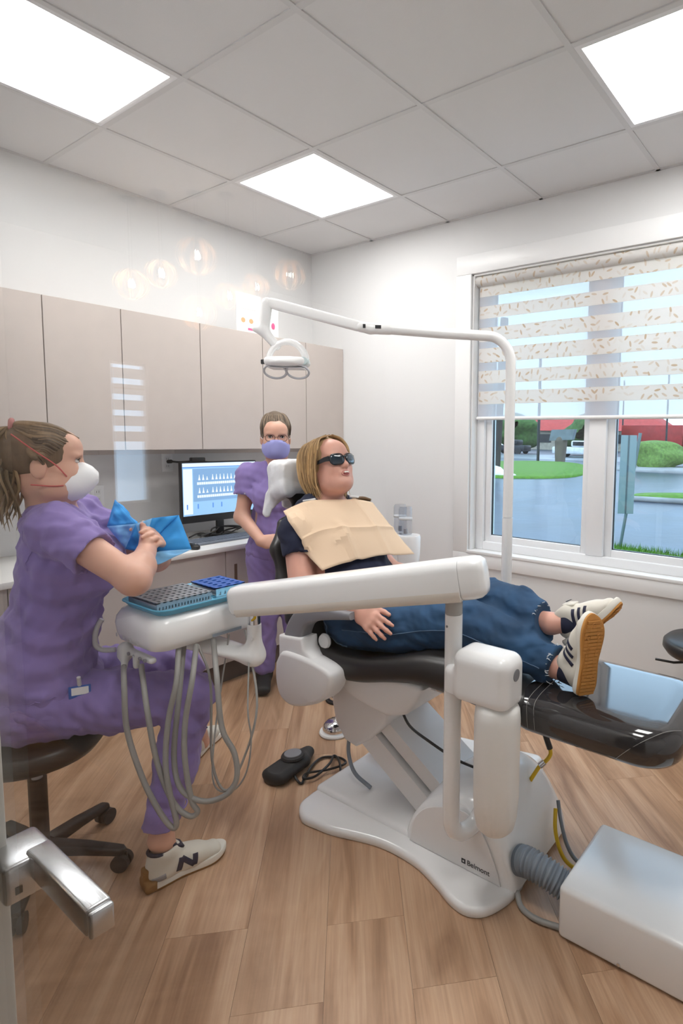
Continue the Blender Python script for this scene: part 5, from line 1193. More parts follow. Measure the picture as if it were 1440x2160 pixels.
# paper bib over the chest
G = [[(1.615, -1.600, 1.165), (1.665, -1.545, 1.196), (1.722, -1.48, 1.206), (1.762, -1.40, 1.210), (1.782, -1.32, 1.204), (1.785, -1.235, 1.185)],
     [(1.720, -1.622, 1.088), (1.775, -1.555, 1.125), (1.835, -1.48, 1.135), (1.865, -1.40, 1.130), (1.875, -1.32, 1.125), (1.862, -1.225, 1.105)],
     [(1.785, -1.632, 1.020), (1.845, -1.560, 1.062), (1.905, -1.48, 1.060), (1.925, -1.40, 1.052), (1.938, -1.32, 1.050), (1.935, -1.215, 1.035)],
     [(1.880, -1.628, .952), (1.915, -1.560, .975), (1.945, -1.48, .978), (1.968, -1.40, .990), (1.985, -1.32, .978), (2.008, -1.205, .968)]]
rowsb = []
for r in G:
    sp_ = spline(r, 8); rowsb.append(sp_)
cols = list(zip(*rowsb)); grid = [spline(list(c), 9) for c in cols]
V_ = []; F_ = []; nC = len(grid); nR = len(grid[0])
for i in range(nC):
    for j in range(nR):
        p = grid[i][j].copy(); ci = i/(nC-1); cj = j/(nR-1)
        p[2] += .0015*math.sin(17*ci+9*cj); V_.append(p)
for i in range(nC-1):
    for j in range(nR-1): F_.append((i*nR+j, (i+1)*nR+j, (i+1)*nR+j+1, i*nR+j+1))
Vb = np.array(V_); pj_ = SDF(.03); pj_.p = list(ts.p); pj_.k = ts.k
for _ in range(6):
    d0 = ts.ev(Vb); gr = np.stack([(ts.ev(Vb+np.eye(3)[a]*.004)-d0)/.004 for a in range(3)], 1); gr /= np.linalg.norm(gr, axis=1)[:, None]+1e-9
    Vb += gr*np.clip(.010-d0, 0, .02)[:, None]
Gb = Vb.reshape(nC, nR, 3)
for _ in range(25):
    Lp = Gb.copy(); Lp[1:-1] = .5*Gb[1:-1]+.25*(Gb[2:]+Gb[:-2]); Gb = Lp.copy(); Gb[:, 1:-1] = .5*Lp[:, 1:-1]+.25*(Lp[:, 2:]+Lp[:, :-2])
Vb = Gb.reshape(-1, 3)
for _ in range(2):
    d0 = ts.ev(Vb); gr = np.stack([(ts.ev(Vb+np.eye(3)[a]*.004)-d0)/.004 for a in range(3)], 1); gr /= np.linalg.norm(gr, axis=1)[:, None]+1e-9; Vb = Vb+gr*np.clip(.006-d0, 0, .02)[:, None]
for q in range(len(Vb)):
    ci = (q//nR)/(nC-1); cj = (q % nR)/(nR-1)
    Vb[q] += np.array((.6, -.1, .8))*(.011*max(0, 1-abs(ci-.36)/.055)*(cj > .30)*min(1, (cj-.30)/.15)+.007*max(0, 1-abs(cj-.48)/.05)+.006*max(0, 1-abs(ci-.74)/.05))
V_ = list(Vb)
bib = mesh_pd('paper_bib', V_, F_, M_bib, pt, True, 14); md = bib.modifiers.new('t', 'SOLIDIFY'); md.thickness = .0016
for a, b in (((1.660, -1.530, 1.205), (1.705, -1.505, 1.214)), ((1.752, -1.345, 1.216), (1.785, -1.325, 1.214))):
    d = (Vector(b)-Vector(a)); M_ = frameM(a, d, (0, 0, 1)); box('bib_clip', (0, -.011, -.001), (d.length, .011, .006), M_white_fab, pt, .002, 2, M_ @ Matrix.Rotation(math.radians(90), 4, 'X') if False else frameM(a, d, Vector((0, 0, 1)).cross(d)))

# ---------------- seated worker with ponytail ------------------------------------------
hy = empty('person', (1.41, -2.46, .50), 'person seated on a stool in lavender scrubs with ponytail and white mask, unfolding blue wrap', 'person')
h2 = Fr((1.500, -2.430, 1.388), (.36, .93, -.04), (.02, .04, 1), 1.03)
fb = np.array((.52, .85, 0)); rt = np.array((.85, -.52, 0))
SR = np.array((1.605, -2.445, 1.195)); SL = np.array((1.315, -2.270, 1.195)); PV = np.array((1.400, -2.440, .615)); CH = np.array((1.462, -2.362, 1.05)); NB = np.array((1.455, -2.395, 1.235))
ER = np.array((1.822, -2.325, 1.045)); WR = np.array((1.668, -2.205, 1.098)); EL = np.array((1.47, -2.07, 1.02)); WL = np.array((1.59, -2.135, 1.085))
KR = np.array((1.742, -2.112, .580)); AR = np.array((1.772, -2.245, .145)); KL = np.array((1.47, -1.99, .575)); AL = np.array((1.16, -1.74, .10)); HR_ = PV+rt*.09; HL_ = PV-rt*.09
b2 = SDF(.03); add_head(b2, h2, NB, 1.0, .050)
b2.cap(NB, CH, (.10, .06), (.14, .09), rt, .05); b2.cap(CH, PV+np.array((0, 0, .1)), (.14, .09), (.15, .10), rt, .05)
for S, E_, W_ in ((SR, ER, WR), (SL, EL, WL)): b2.cap(NB-np.array((0, 0, .04)), S, .045, .05, k=.04); b2.cap(S, E_, .053, .043, k=.03); b2.cap(E_, (E_*.6+W_*.4), .043, .043, k=.03); b2.cap((E_*.6+W_*.4), W_, .042, .029, k=.03)
for H_, K_, A_ in ((HR_, KR, AR), (HL_, KL, AL)): b2.cap(PV, H_, .1, .08, k=.04); b2.cap(H_, K_, .07, .05, k=.03); b2.cap(K_, A_, .045, .036, k=.03); b2.cap(A_, A_+np.array((.0, .02, -.05)), .036, .034, k=.02)
add_hand(b2, WR, (-.55, .45, .45), (.75, .62, .1), (-.2, -.2, .9), .98, (.75, .8, .85, .9), .04, .15)
add_hand(b2, WL, (.55, -.2, .45), (-.3, .9, .1), (.1, -.3, .9), .98, (.45, .5, .55, .6), .06, .5)
b2.mesh('body', .004, M_skin, hy)
tp = SDF(.05); UP = np.array((0, 0, 1.))
tp.cap(NB-UP*.045, CH, (.155, .085), (.178, .125), rt); tp.cap(CH, CH*.45+PV*.55+UP*.02, (.178, .125), (.175, .125), rt); tp.cap(CH*.45+PV*.55+UP*.02, PV+UP*.10, (.175, .125), (.205, .155), rt); tp.cap(PV+UP*.10, PV+UP*.02+fb*.02, (.205, .155), (.215, .165), rt); tp.ell(CH+fb*.085+rt*.07, (.085, .085, .085)); tp.ell(CH+fb*.085-rt*.07, (.085, .085, .085))
for S, E_ in ((SR, ER), (SL, EL)): tp.cap(NB-UP*.035, S, .058, .072, k=.04); tp.cap(S, S*.48+E_*.52, .072, .072, k=.03)
for S, E_ in ((SR, ER), (SL, EL)): d = (E_-S)/np.linalg.norm(E_-S); c_ = S*.40+E_*.60; q = SDF(); q.cap(c_+d*.035, c_+d*.15, .095, .09); tp.cut_sdf(q, .008)
tp.cut_plane(PV-UP*.02, -UP); tp.cut_ell(NB+UP*.055+fb*.02, (.062, .075, .075), tuple(rt), tuple(fb), .01); tp.disp = folds(.0072, 85, 2)
tp.mesh('scrub_top', .006, M_scrub, hy)
pn = SDF(.05)
pn.cap(HR_+UP*.02, HL_+UP*.02, .125, .125); pn.cap(PV+UP*.02, PV-fb*.05+UP*.0, (.19, .12), (.18, .12), rt)
for H_, K_, A_, r_ in ((HR_, KR, AR, 1), (HL_, KL, AL, 1)): pn.cap(H_, H_*.5+K_*.5, .108, .096, k=.04); pn.cap(H_*.5+K_*.5, K_, .096, .078, k=.04); pn.cap(K_, K_*.5+A_*.5, .076, .066, k=.03); pn.cap(K_*.5+A_*.5, A_+UP*.05, .066, .052, k=.03)
pn.cut_plane(AR+UP*.045, -UP); pn.disp = folds(.0068, 85, 6)
pn.mesh('scrub_pants', .006, M_scrub, hy)
tube('pants_cuff', [tuple(AR+(KR-AR)*.22+np.array((.060*math.cos(a), .060*math.sin(a), 0))) for a in np.linspace(0, 2*math.pi, 20)], .003, M_scrub_dk, hy, 5)
tube('pocket_seam', snap(tp, [tuple(PV+rt*.2+fb*q_+UP*h_) for q_, h_ in ((-.15, .030), (-.02, .055), (.10, .06))], .001, 10), .0018, M_scrub_dk, hy, 5)
tube('sleeve_seam', snap(tp, [tuple(SR+np.array(q_)) for q_ in ((-.085, .02, .06), (-.06, -.05, .03), (-.05, -.07, -.05), (-.05, -.07, -.13))], .0008, 8), .0014, M_scrub_dk, hy, 5)
# shoes
M_snk = mat('sneaker_cream', (.66, .63, .55), .6, var=(20, .05)); M_tan = mat('tan_outsole', (.25, .12, .03), .6, bump=(120, .6, .003, (1, 1, 1)))
toe = np.array((.18, .98, 0)); g1 = Fr((1.770, -2.305, .0), toe, UP, 1.0); s1 = shoe(hy, g1, .272, M_snk, M_mids, M_tan, 'n')
g2 = Fr((1.19, -1.80, 0), (-.5, .86, 0), UP, 1.0); s2 = shoe(hy, g2, .272, M_snk, M_mids, M_tan, 'n')
for g_, u_ in ((g1, s1), (g2, s2)):
    q = SDF(.008); q.rbox(g_.p(.016, 0, .018), (.020, .037, .0175), .010, g_.X, g_.Y); q.rbox(g_.p(.006, 0, .05), (.010, .018, .024), .008, g_.X, g_.Y); q.mesh('heel_block', .003, M_tan, u_)
    tube('collar', [tuple(g_.p(.060+.041*math.cos(a)*1.05, .032*math.sin(a), .112-.006*math.cos(a))) for a in np.linspace(0, 2*math.pi, 20)], .006, M_navy, u_, 8)
for s in (-1,):
    side_strip(g1, s, .098, .030, .108, .074, .017, M_stripe, 'side_letter', s1); side_strip(g1, s, .108, .072, .146, .032, .017, M_stripe, 'side_letter', s1); side_strip(g1, s, .146, .030, .152, .066, .017, M_stripe, 'side_letter', s1)
    side_strip(g1, s, .020, .030, .058, .036, .018, mat('grey_suede', (.32, .31, .32), .9), 'heel_patch', s1)
# hair with curly ponytail
M_brown = hair_mat('brown_hair', (.045, .028, .02), (.30, .20, .115), 45); M_curl = hair_mat('light_brown_curls', (.13, .085, .045), (.45, .31, .17), 40)
hh = SDF(.03); hh.ell(h2.p(-.014, 0, .036), np.array((.106, .083, .091))*1.03, h2.X, h2.Y); hh.cut_ell(h2.p(.096, 0, -.030), (.072, .10, .088), h2.X, h2.Y, .012); hh.cut_ell(h2.p(.01, 0, -.10), (.12, .12, .075), h2.X, h2.Y, .02); hh.disp = folds(.0015, 110, 5)
PT = h2.p(-.072, .0, .104); locks = []; rs = random.Random(6)
for s in (-1, 1):
    for i in range(34):
        a = i/33; st_ = h2.p(.088-.086*a+rs.uniform(-.003, .003), s*(.010+.070*min(1, a*1.9)), .080-.012*a-.072*a*a); md_ = h2.p(-.02+rs.uniform(-.01, .01), s*(.089-.03*(1-a)), .118-.095*a)
        locks.append(([tuple(st_), tuple(st_*.5+md_*.5+h2.v(0, s*.006, .008)), tuple(md_), tuple(h2.p(-.065, s*.045, .118-.04*a)), tuple(PT)], .0075))
strands('hair', locks, M_brown, hy, hh, .005)
locks = []
for i in range(75):
    a = rs.uniform(0, 6.28); rr = rs.uniform(.0, .068); L_ = rs.uniform(.20, .32); ph = rs.uniform(0, 6.28); pts = []
    for j in range(9):
        t = j/8; sp_ = min(1, t*2.4); w_ = .016*sp_
        pts.append(tuple(PT+h2.v(-.03*math.sin(min(t*3, 1.57))-.028*t, 0, .03*math.sin(min(t*5, 3.1))-L_*t*t*.3-L_*t*.72)+h2.v(math.cos(a)*rr*sp_+w_*math.cos(ph+9*t), math.sin(a)*rr*sp_+w_*math.sin(ph+9*t), 0)))
    locks.append((pts, .0085))
strands('ponytail', locks, M_curl, hy)
tube('hair_tie', [tuple(PT+h2.v(-.006, .022*math.cos(a), .022*math.sin(a))) for a in np.linspace(0, 2*math.pi, 18)], .008, mat('dusty_pink_tie', (.42, .17, .16), .8), hy, 8)
eyes(h2, hy, (-1, 1), (.10, .055, .03))
# white fold mask with red straps
mk = SDF(.012); 
rg = []
for x_, hw, z0, z1 in ((.045, .070, -.115, -.004), (.072, .067, -.118, .008), (.100, .056, -.108, .008), (.126, .042, -.082, -.006), (.142, .030, -.058, -.024)):
    zc = (z0+z1)/2; hz_ = (z1-z0)/2; rg.append([tuple(h2.p(x_, hw*math.cos(a), zc+hz_*math.sin(a)*(1 if abs(math.sin(a)) < .9 else 1))) for a in np.linspace(0, 2*math.pi, 20, endpoint=False)])
loft('face_mask', rg, M_mask, hy, True, 50)
for s in (-1, 1):
    tube('mask_strap', [tuple(h2.p(.058, .068*s, -.035)), tuple(h2.p(.03, .083*s, .0)), tuple(h2.p(-.02, .093*s, .04)), tuple(h2.p(-.075, .078*s, .085))], .0022, M_red, hy, 6, 5)
    tube('mask_strap', [tuple(h2.p(.050, .073*s, -.062)), tuple(h2.p(.02, .0745*s, -.064)), tuple(h2.p(-.03, .072*s, -.060))], .002, M_red, hy, 6, 5)
# id badge clipped at the hip
bo_ = Vector(snap(tp, [(1.66, -2.40, .69)], .024, 0)[0])
Mb = frameM(bo_, tuple(np.array((.45, .89, 0))), (0, 0, 1)); bg_ = box('id_badge', (-.030, -.020, .0), (.030, .020, .004), mat('badge_blue', (.02, .11, .45), .4), hy, .002, 2, Mb)
box('badge_card', (-.022, -.009, .004), (.024, .015, .0048), M_card, bg_, 0, 2, Mb); tube('badge_clip', [tuple(bo_+Vector((0, 0, .02))), tuple(bo_+Vector((0, 0, .05))+Vector(rt)*.01)], .006, M_lgrey, bg_, 6)

# ---------------- standing assistant -----------------------------------------------------
an = empty('person', (.86, -1.02, 0), 'person standing in lavender scrubs and lavender mask with dark hair pulled up and glasses', 'person')
fa = np.array((.79, -.61, 0)); ra = np.array((-.61, -.79, 0))           # her right is towards the monitor
h3 = Fr((.835, -1.022, 1.470), (.80, -.58, -.06), (0, 0, 1), 1.0)
C0 = np.array((.835, -1.01, 0))
z = lambda h, f=0., r=0.: C0+fa*f+ra*r+UP*h
b3 = SDF(.03); add_head(b3, h3, z(1.325), 1.0, .046)
b3.cap(z(1.29), z(1.12), (.10, .055), (.12, .075), ra, .05); b3.cap(z(1.12), z(.86), (.12, .075), (.14, .085), ra, .05)
arms = []
for s in (1, -1):
    S, E_, W_ = z(1.255, 0, .160*s), z(1.02, .03, .20*s), z(.905, .21, .09*s); arms.append((S, E_, W_))
    b3.cap(z(1.28), S, .04, .045, k=.04); b3.cap(S, E_, .046, .038, k=.03); b3.cap(E_, W_, .040, .027, k=.03)
    b3.cap(z(.86, 0, .07*s), z(.45, .02, .085*s), .07, .05, k=.03); b3.cap(z(.45, .02, .085*s), z(.08, 0, .09*s), .045, .036, k=.03)
    add_hand(b3, W_, tuple(fa*.35-ra*s*.8-UP*.1), tuple(fa*.8+UP*.3), tuple(UP), .95, (.4, .45, .5, .5), .05, .4)
b3.mesh('body', .0048, M_skin, an)
t3 = SDF(.05); t3.cap(z(1.265), z(1.13), (.135, .075), (.165, .105), ra); t3.cap(z(1.13), z(.98), (.165, .105), (.16, .10), ra); t3.cap(z(.98), z(.82), (.16, .10), (.185, .125), ra); t3.ell(z(1.13, .06, .065), (.08, .08, .08)); t3.ell(z(1.13, .06, -.065), (.08, .08, .08))
for (S, E_, W_) in arms: t3.cap(z(1.285), S, .05, .064, k=.04); t3.cap(S, S*.45+E_*.55, .064, .064, k=.03); d = (E_-S)/np.linalg.norm(E_-S); q = SDF(); q.cap(S*.42+E_*.58+d*.045, E_+d*.1, .09, .09); t3.cut_sdf(q, .008)
t3.cut_plane(z(.775), -UP); t3.cut_ell(z(1.335, .045), (.055, .055, .075), tuple(ra), tuple(fa), .01); t3.disp = folds(.0062, 85, 12)
t3.mesh('scrub_top', .0065, M_scrub, an)
p3 = SDF(.04); p3.cap(z(.86), z(.76), (.16, .105), (.175, .115), ra)
for s in (1, -1): p3.cap(z(.76, 0, .08*s), z(.45, .02, .09*s), .098, .078, k=.03); p3.cap(z(.45, .02, .09*s), z(.12, 0, .092*s), .076, .060, k=.03)
p3.cut_plane(z(.075), -UP); p3.disp = folds(.0050, 85, 15); p3.mesh('scrub_pants', .007, M_scrub, an)
for s in (1, -1): q = SDF(.03); q.cap(z(.045, -.03, .092*s), z(.035, .15, .10*s), (.040, .040), (.042, .030), ra); q.ell(z(.08, -.01, .092*s), (.05, .05, .05)); q.cut_plane(z(.001), -UP); q.mesh('shoe', .006, M_blackr, an)
box('name_tag', (-.028, -.007, 0), (.028, .007, .004), mat('gold_tag', (.62, .48, .20), .35, metal=.3), an, .001, 1, frameM(tuple(z(1.185, .150, -.045)), tuple(-ra), (0, 0, 1)))
tube('neckline_seam', [tuple(z(1.30, .03, .065)), tuple(z(1.255, .085, .03)), tuple(z(1.225, .107, 0)), tuple(z(1.255, .085, -.03)), tuple(z(1.30, .03, -.065))], .0035, M_scrub_dk, an, 5, 5)
tube('sleeve_button', [tuple(arms[0][1]*.5+arms[0][0]*.5+fa*.062+UP*.02), tuple(arms[0][1]*.5+arms[0][0]*.5+fa*.067+UP*.02)], .004, M_lgrey, an, 8)
M_dkh = hair_mat('dark_streaked_hair', (.03, .02, .015), (.30, .22, .15), 70)
hq = SDF(.03); hq.ell(h3.p(-.014, 0, .036), (.108, .083, .092), h3.X, h3.Y); hq.ell(h3.p(-.055, 0, .118), (.045, .05, .035), h3.X, h3.Y); hq.cut_ell(h3.p(.098, 0, -.030), (.078, .072, .078), h3.X, h3.Y, .012); hq.cut_ell(h3.p(.0, 0, -.11), (.12, .12, .085), h3.X, h3.Y, .02); hq.disp = folds(.002, 110, 5)
locks = []
for i in range(40):
    a = -1+2*i/39; st_ = h3.p(.092-.062*abs(a)**1.5, a*.080, .052-.035*a*a+rs.uniform(-.004, .004)); locks.append(([tuple(st_), tuple(h3.p(.066-.04*abs(a), a*.083, .098-.03*a*a)), tuple(h3.p(.01-.02*abs(a), a*.070, .128-.02*a*a)), tuple(h3.p(-.03, a*.05, .135)), tuple(h3.p(-.06, a*.02, .145))], .0065))
strands('hair', locks, M_dkh, an, hq, .006)
eyes(h3, an, (-1, 1), (.04, .025, .018))
rg = []
for x_, hw, z0, z1 in ((.030, .078, -.105, -.008), (.068, .071, -.116, -.006), (.098, .056, -.110, -.003), (.120, .034, -.092, -.003), (.127, .014, -.075, -.016)):
    zc = (z0+z1)/2; hz_ = (z1-z0)/2; rg.append([tuple(h3.p(x_, hw*np.sign(math.cos(a))*abs(math.cos(a))**.7, zc+hz_*np.sign(math.sin(a))*abs(math.sin(a))**.7)) for a in np.linspace(0, 2*math.pi, 24, endpoint=False)])
loft('face_mask', rg, M_maskl, an, True, 50)
for s in (-1, 1): tube('mask_loop', [tuple(h3.p(.045, .072*s, -.005)), tuple(h3.p(.01, .082*s, .005)), tuple(h3.p(-.02, .083*s, -.01)), tuple(h3.p(.01, .078*s, -.06)), tuple(h3.p(.04, .070*s, -.085))], .0016, M_white_fab, an, 5, 4)
M_gl = mat('brown_glasses', (.10, .05, .035), .3)
for s in (-1, 1):
    tube('glasses_rim', [tuple(h3.p(.104, .033*s+a, .006+b)) for a, b in rrect(.050, .034, .014, 4)+[(.025, .003)]], .0016, M_gl, an, 5); tube('temple_arm', [tuple(h3.p(.104, .058*s, .012)), tuple(h3.p(.05, .077*s, .012)), tuple(h3.p(-.01, .084*s, .006))], .0018, M_gl, an, 5)
tube('glasses_bridge', [tuple(h3.p(.104, .008, .010)), tuple(h3.p(.109, 0, .012)), tuple(h3.p(.104, -.008, .010))], .0016, M_gl, an, 5, 3)
# ------------------------------------------------------------------ outside the window: wet car park on a grey day
GZ = -.35
def ext_mat(name, col, rough=.9, var=(2, .2), spec=.3): return mat(name, col, rough, spec=spec, var=var)
M_asph = mat('wet_asphalt', (.020, .034, .058), 0.30, spec=.22, bump=(3.0, .22, .03, (1, 1, 1)), var=(.8, .35))
M_grass = ext_mat('wet_grass', (.10, .21, .02), .9, (6, .35)); M_leafg = ext_mat('tree_leaves', (.06, .12, .03), .9, (3, .5)); M_bark = ext_mat('dark_bark', (.06, .05, .045)); M_curb = ext_mat('kerb_concrete', (.32, .31, .30))
struct(box('ground', (-120, .9, GZ-.1), (60, 140, GZ), M_asph), 'wet blue-grey asphalt of the car park', 'ground')
def lawn(name, outline, h, lab):
    ring0 = spline([(*p, GZ) for p in outline+[outline[0]]], 5)[:-1]; c = np.mean(ring0, 0); rings = [[tuple(c+(p-c)*s+np.array((0, 0, z))) for p in ring0] for s, z in ((1, .0), (.995, h*.6), (.96, h), (.5, h*1.5), (.05, h*1.6))]
    o = tag(loft(name, rings, M_grass, None, True, 80), lab, 'lawn', None, 'structure'); return o
lawn('lawn', [(-12.2, 20.2), (-9.5, 20.0), (-7.6, 22.6), (-8.8, 28.0), (-12.5, 36), (-16.5, 38.5), (-19, 34), (-16, 25)], .12, 'grass island with a stump across the wet asphalt')
lawn('lawn', [(-2.2, 14.35), (-.4, 14.6), (3.0, 15.0), (3.2, 17.0), (.5, 17.2), (-1.9, 15.9)], .14, 'grass strip with a kerb in the car park')
lawn('lawn', [(-1.0, 1.2), (5.5, 1.2), (5.6, 5.2), (2.2, 6.05), (1.2, 6.25), (.4, 6.4), (-.2, 6.0)], .05, 'grass verge just outside the window')
kb_ = tag(tube('kerb', [(-2.25, 14.25, GZ+.06), (-.4, 14.45, GZ+.06), (3.1, 14.9, GZ+.06)], .09, M_curb, None, 6, 5), 'grey concrete kerb in front of the grass strip', 'kerb', None, 'structure')
rs = random.Random(12)
bmv = []; bmf = []
for k in range(2600):
    x = rs.uniform(.0, 2.4); y = rs.uniform(5.2, 6.3); h = rs.uniform(.05, .13); a = rs.uniform(0, 6.28); w = .006; n0 = len(bmv)
    bmv += [(x-w*math.cos(a), y-w*math.sin(a), GZ+.04), (x+w*math.cos(a), y+w*math.sin(a), GZ+.04), (x+rs.uniform(-.04, .04), y+rs.uniform(-.04, .04), GZ+.05+h)]; bmf.append((n0, n0+1, n0+2))
tag(mesh_pd('grass_blades', bmv, bmf, M_grass), 'blades of grass along the verge outside the window', 'grass', None, 'stuff')
def blob_tree(name, x, y, w, h, z0, lab, cat, m, seed, trunk=True, group=None):
    p = empty(name, (x, y, GZ), lab, cat, group); rr = random.Random(seed); s = SDF(w*.15)
    for i in range(11): a = rr.uniform(0, 6.28); q = rr.uniform(0, .32)*w; zz = GZ+z0+(h-z0)*rr.uniform(.2, .8); s.ell((x+q*math.cos(a), y+q*math.sin(a), zz), (w*rr.uniform(.16, .3), w*rr.uniform(.16, .3), (h-z0)*rr.uniform(.16, .28)))
    s.disp = folds(w*.03, 14/w, seed); s.mesh('foliage', w/26, m, p)
    if trunk: tube('trunk', [(x, y, GZ), (x+.05, y, GZ+z0+.4*(h-z0))], lambda t: .05*w*(1-.4*t), M_bark, p, 8)
blob_tree('tree', -22.5, 62, 7.5, 5.2, .8, 'round green tree in front of the red-roofed building', 'tree', M_leafg, 1)
blob_tree('tree', -33, 64, 7, 5.0, .8, 'green tree beside the dark utility pole across the road', 'tree', M_leafg, 2)
blob_tree('tree', -8.0, 84, 9, 5.0, .6, 'low green tree behind the red truck', 'tree', M_leafg, 3)
blob_tree('tree', -2.5, 46, 5.0, 6.5, 3.2, 'tree with dark leaves beyond the shrubs', 'tree', M_leafg, 4)
blob_tree('shrub', -6.6, 33.6, 3.4, 1.9, 0, 'rounded clump of tall ornamental grass beside the road', 'shrub', ext_mat('ornamental_grass', (.14, .22, .05), .9, (8, .4)), 5, False)
blob_tree('shrub', -4.2, 35.5, 2.4, 1.7, 0, 'dark red-brown shrub next to the ornamental grass', 'shrub', ext_mat('red_shrub', (.08, .045, .03), .9, (5, .4)), 6, False)
# planting bed kerb
lawn('planting_bed', [(-9.5, 31.5), (-6, 30.6), (-2.5, 31), (-1.5, 35), (-5, 37), (-9.2, 35)], .15, 'kerbed planting bed under the shrubs').data.materials[0] = M_curb
# poles
tag(tube('utility_pole', [(-11.5, 22.4, GZ), (-11.3, 22.6, 7.5)], .2, M_bark, None, 10), 'dark leaning wooden utility pole beside the grass island', 'pole')
lpst = empty('lamp_post', (-16.9, 38, GZ), 'thin black lamp post on the grass island', 'pole'); tube('post', [(-16.9, 38, GZ), (-16.9, 38, 8)], .12, M_black, lpst, 8); box('lamp_head', (-17.3, 37.8, 8), (-16.3, 38.2, 8.15), M_black, lpst)
for k, (x, y, lab) in enumerate(((-12.4, 58, 'thin black pole beside the red truck'), (-7.2, 52, 'thin dark pole near the planting bed'), (-21.0, 70, 'distant thin pole beyond the pickup'))): tag(tube('street_pole', [(x, y, GZ), (x, y, 9)], .1, M_black, None, 8), lab, 'pole')
# stump with a boxy board on top
st_ = empty('tree_stump', (-15.3, 38.6, GZ), 'tall grey tree stump with a board on top on the grass island', 'stump')
s = SDF(.1); s.cap((-15.3, 38.6, GZ), (-15.25, 38.6, 1.35), .42, .5); s.disp = folds(.05, 9, 3, (0, 0, 1)); s.mesh('stump_wood', .08, ext_mat('weathered_wood', (.17, .13, .10)), st_)
prism('stump_board', [(-16.1, 38.2, 1.35), (-14.2, 38.2, 1.45), (-14.0, 38.2, 2.25), (-15.9, 38.2, 2.2)], (0, 0, 0), (0, .5, 0), ext_mat('grey_board', (.20, .23, .25)), st_)
tp_ = empty('white_tarp', (-10.3, 20.6, GZ), 'crumpled white tarp lying on the grass island edge', 'tarp'); s = SDF(.2); s.ell((-10.6, 20.7, GZ+.12), (.55, .4, .42)); s.ell((-10.0, 20.6, GZ+.08), (.6, .35, .22)); s.ell((-10.9, 20.7, GZ+.3), (.2, .2, .4)); s.cut_plane((0, 0, GZ+.01), (0, 0, -1)); s.disp = folds(.05, 9, 7); s.mesh('tarp_sheet', .04, M_white_fab, tp_)
# sign seen from behind on a leaning post
sg_ = empty('road_sign', (.44, 6.3, GZ), 'back of a tall narrow road sign on a leaning post outside the window', 'sign'); M_sign = mat('sign_grey', (.23, .29, .30), .4, metal=.3)
dl = Vector((.27, .10, 2.2)).normalized(); base = Vector((.43, 6.3, GZ))
tube('sign_post', [tuple(base), tuple(base+dl*1.97)], .028, mat('sign_post_steel', (.16, .2, .2), .4, metal=.5), sg_, 8)
Ms = frameM(base+dl*.62+Vector((0, -.04, 0)), Vector((.8, .55, 0)), dl); box('sign_board', (-.13, 0, 0), (.13, 1.30, .006), M_sign, sg_, .002, 1, Ms); box('sign_brace', (-.012, .0, .006), (.012, 1.3, .014), mat('sign_brace_dark', (.08, .1, .11), .5), sg_, 0, 1, Ms)
# building with a red roof
bd_ = empty('building', (-30, 92, GZ), 'low pale building with a red pitched roof across the road', 'building'); box('wall', (-48, 88, GZ), (-20, 98, 3.0), ext_mat('stucco', (.42, .36, .28)), bd_)
prism('roof', [(-49, 87, 2.9), (-19, 87, 2.9), (-24, 92.5, 5.4), (-44, 92.5, 5.4)], (0, 0, 0), (0, 6, .0), ext_mat('red_roof', (.45, .06, .05)), bd_)
for k in range(6): box('window', (-46+k*4.2, 87.9, .9), (-43.6+k*4.2, 88.0, 2.3), M_black, bd_)
b2_ = empty('building', (2, 105, GZ), 'distant white building behind the red truck', 'building'); box('wall', (-14, 100, GZ), (20, 112, 4.5), ext_mat('white_stucco', (.62, .62, .62)), b2_); box('roof', (-14.5, 99.5, 4.5), (20.5, 112.5, 5.0), ext_mat('grey_roof', (.25, .25, .26)), b2_)
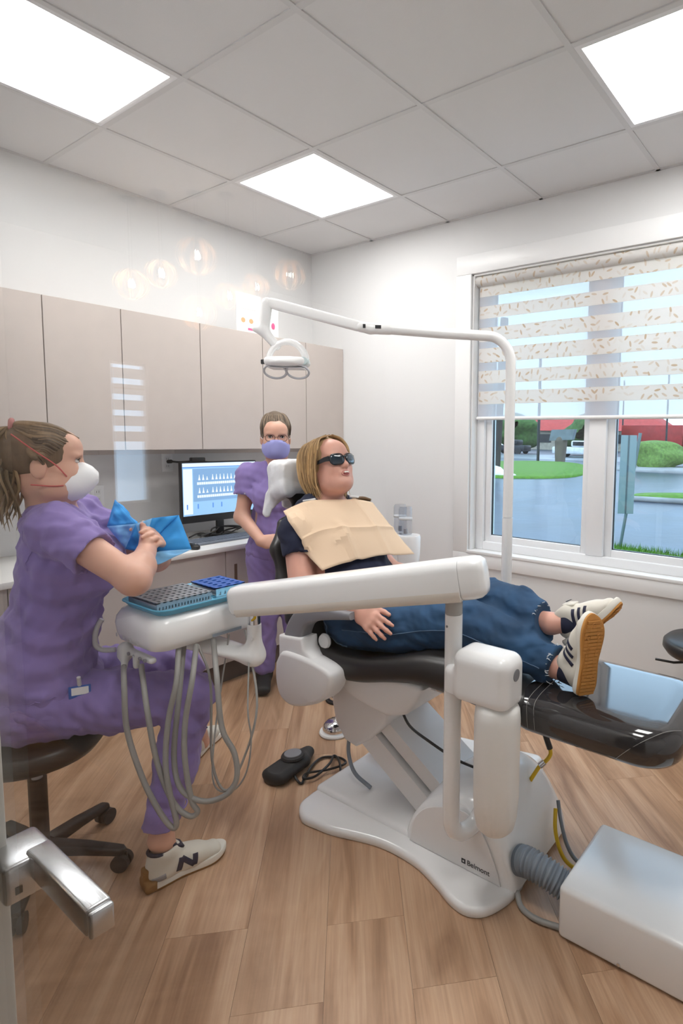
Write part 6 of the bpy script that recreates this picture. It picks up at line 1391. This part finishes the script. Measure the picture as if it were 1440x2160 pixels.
# vehicles
def vehicle(name, x, y, L_, W_, lab, paint, kind):
    v = empty(name, (x, y, GZ), lab, 'truck' if kind != 'car' else 'car')
    if kind == 'box':
        box('cargo_box', (x-L_*.5, y-W_/2, GZ+.9), (x+L_*.28, y+W_/2, GZ+3.6), paint, v, .05); s_ = box('cab', (x+L_*.30, y-W_/2, GZ+.5), (x+L_*.5, y+W_/2, GZ+2.6), paint, v, .15); box('cab_window', (x+L_*.36, y-W_/2-.02, GZ+1.6), (x+L_*.46, y-W_/2, GZ+2.3), M_black, s_); box('chassis', (x-L_*.5, y-W_*.4, GZ+.5), (x+L_*.45, y+W_*.4, GZ+.9), M_black, v)
    else:
        box('lower_body', (x-L_/2, y-W_/2, GZ+.35), (x+L_/2, y+W_/2, GZ+1.05), paint, v, .12); c_ = box('cab', (x-L_*.1, y-W_*.45, GZ+1.05), (x+L_*.28, y+W_*.45, GZ+1.7), paint, v, .18); box('cab_window', (x-L_*.05, y-W_*.46, GZ+1.2), (x+L_*.24, y-W_*.44, GZ+1.6), M_black, c_)
        for sx in ((-.35, .35) if name == 'pickup_truck' else ()): box('tail_light', (x+sx*0-L_/2-.03, y+sx*W_, GZ+.75), (x-L_/2, y+sx*W_+.16, GZ+1.0), mat('tail_red', (.7, .02, .02), .3, emit=(1, .1, .08), estr=1.5), v)
    for sx in (-.33, .33):
        for sy in (-.5, .5): tube('wheel', [(x+sx*L_, y+sy*W_-.1, GZ+.36), (x+sx*L_, y+sy*W_+.1, GZ+.36)], .36, M_blackr, v, 16)
vehicle('pickup_truck', -19.6, 52.5, 5.0, 1.9, 'white pickup truck with red tail lights beyond the grass island', ext_mat('white_paint', (.7, .7, .72), .3), 'car')
vehicle('box_truck', -15.2, 67, 9, 2.5, 'red box truck parked across the road', ext_mat('red_paint', (.40, .035, .03), .4), 'box')
vehicle('parked_car', -30.5, 58, 4.6, 1.8, 'dark car parked across the road behind the lamp post', ext_mat('dark_paint', (.03, .03, .035), .3), 'car')
struct(box('road_strip', (-90, 44, GZ), (40, 58, GZ+.015), ext_mat('pale_road', (.20, .21, .22), .3)), 'pale wet road beyond the grass island', 'road')
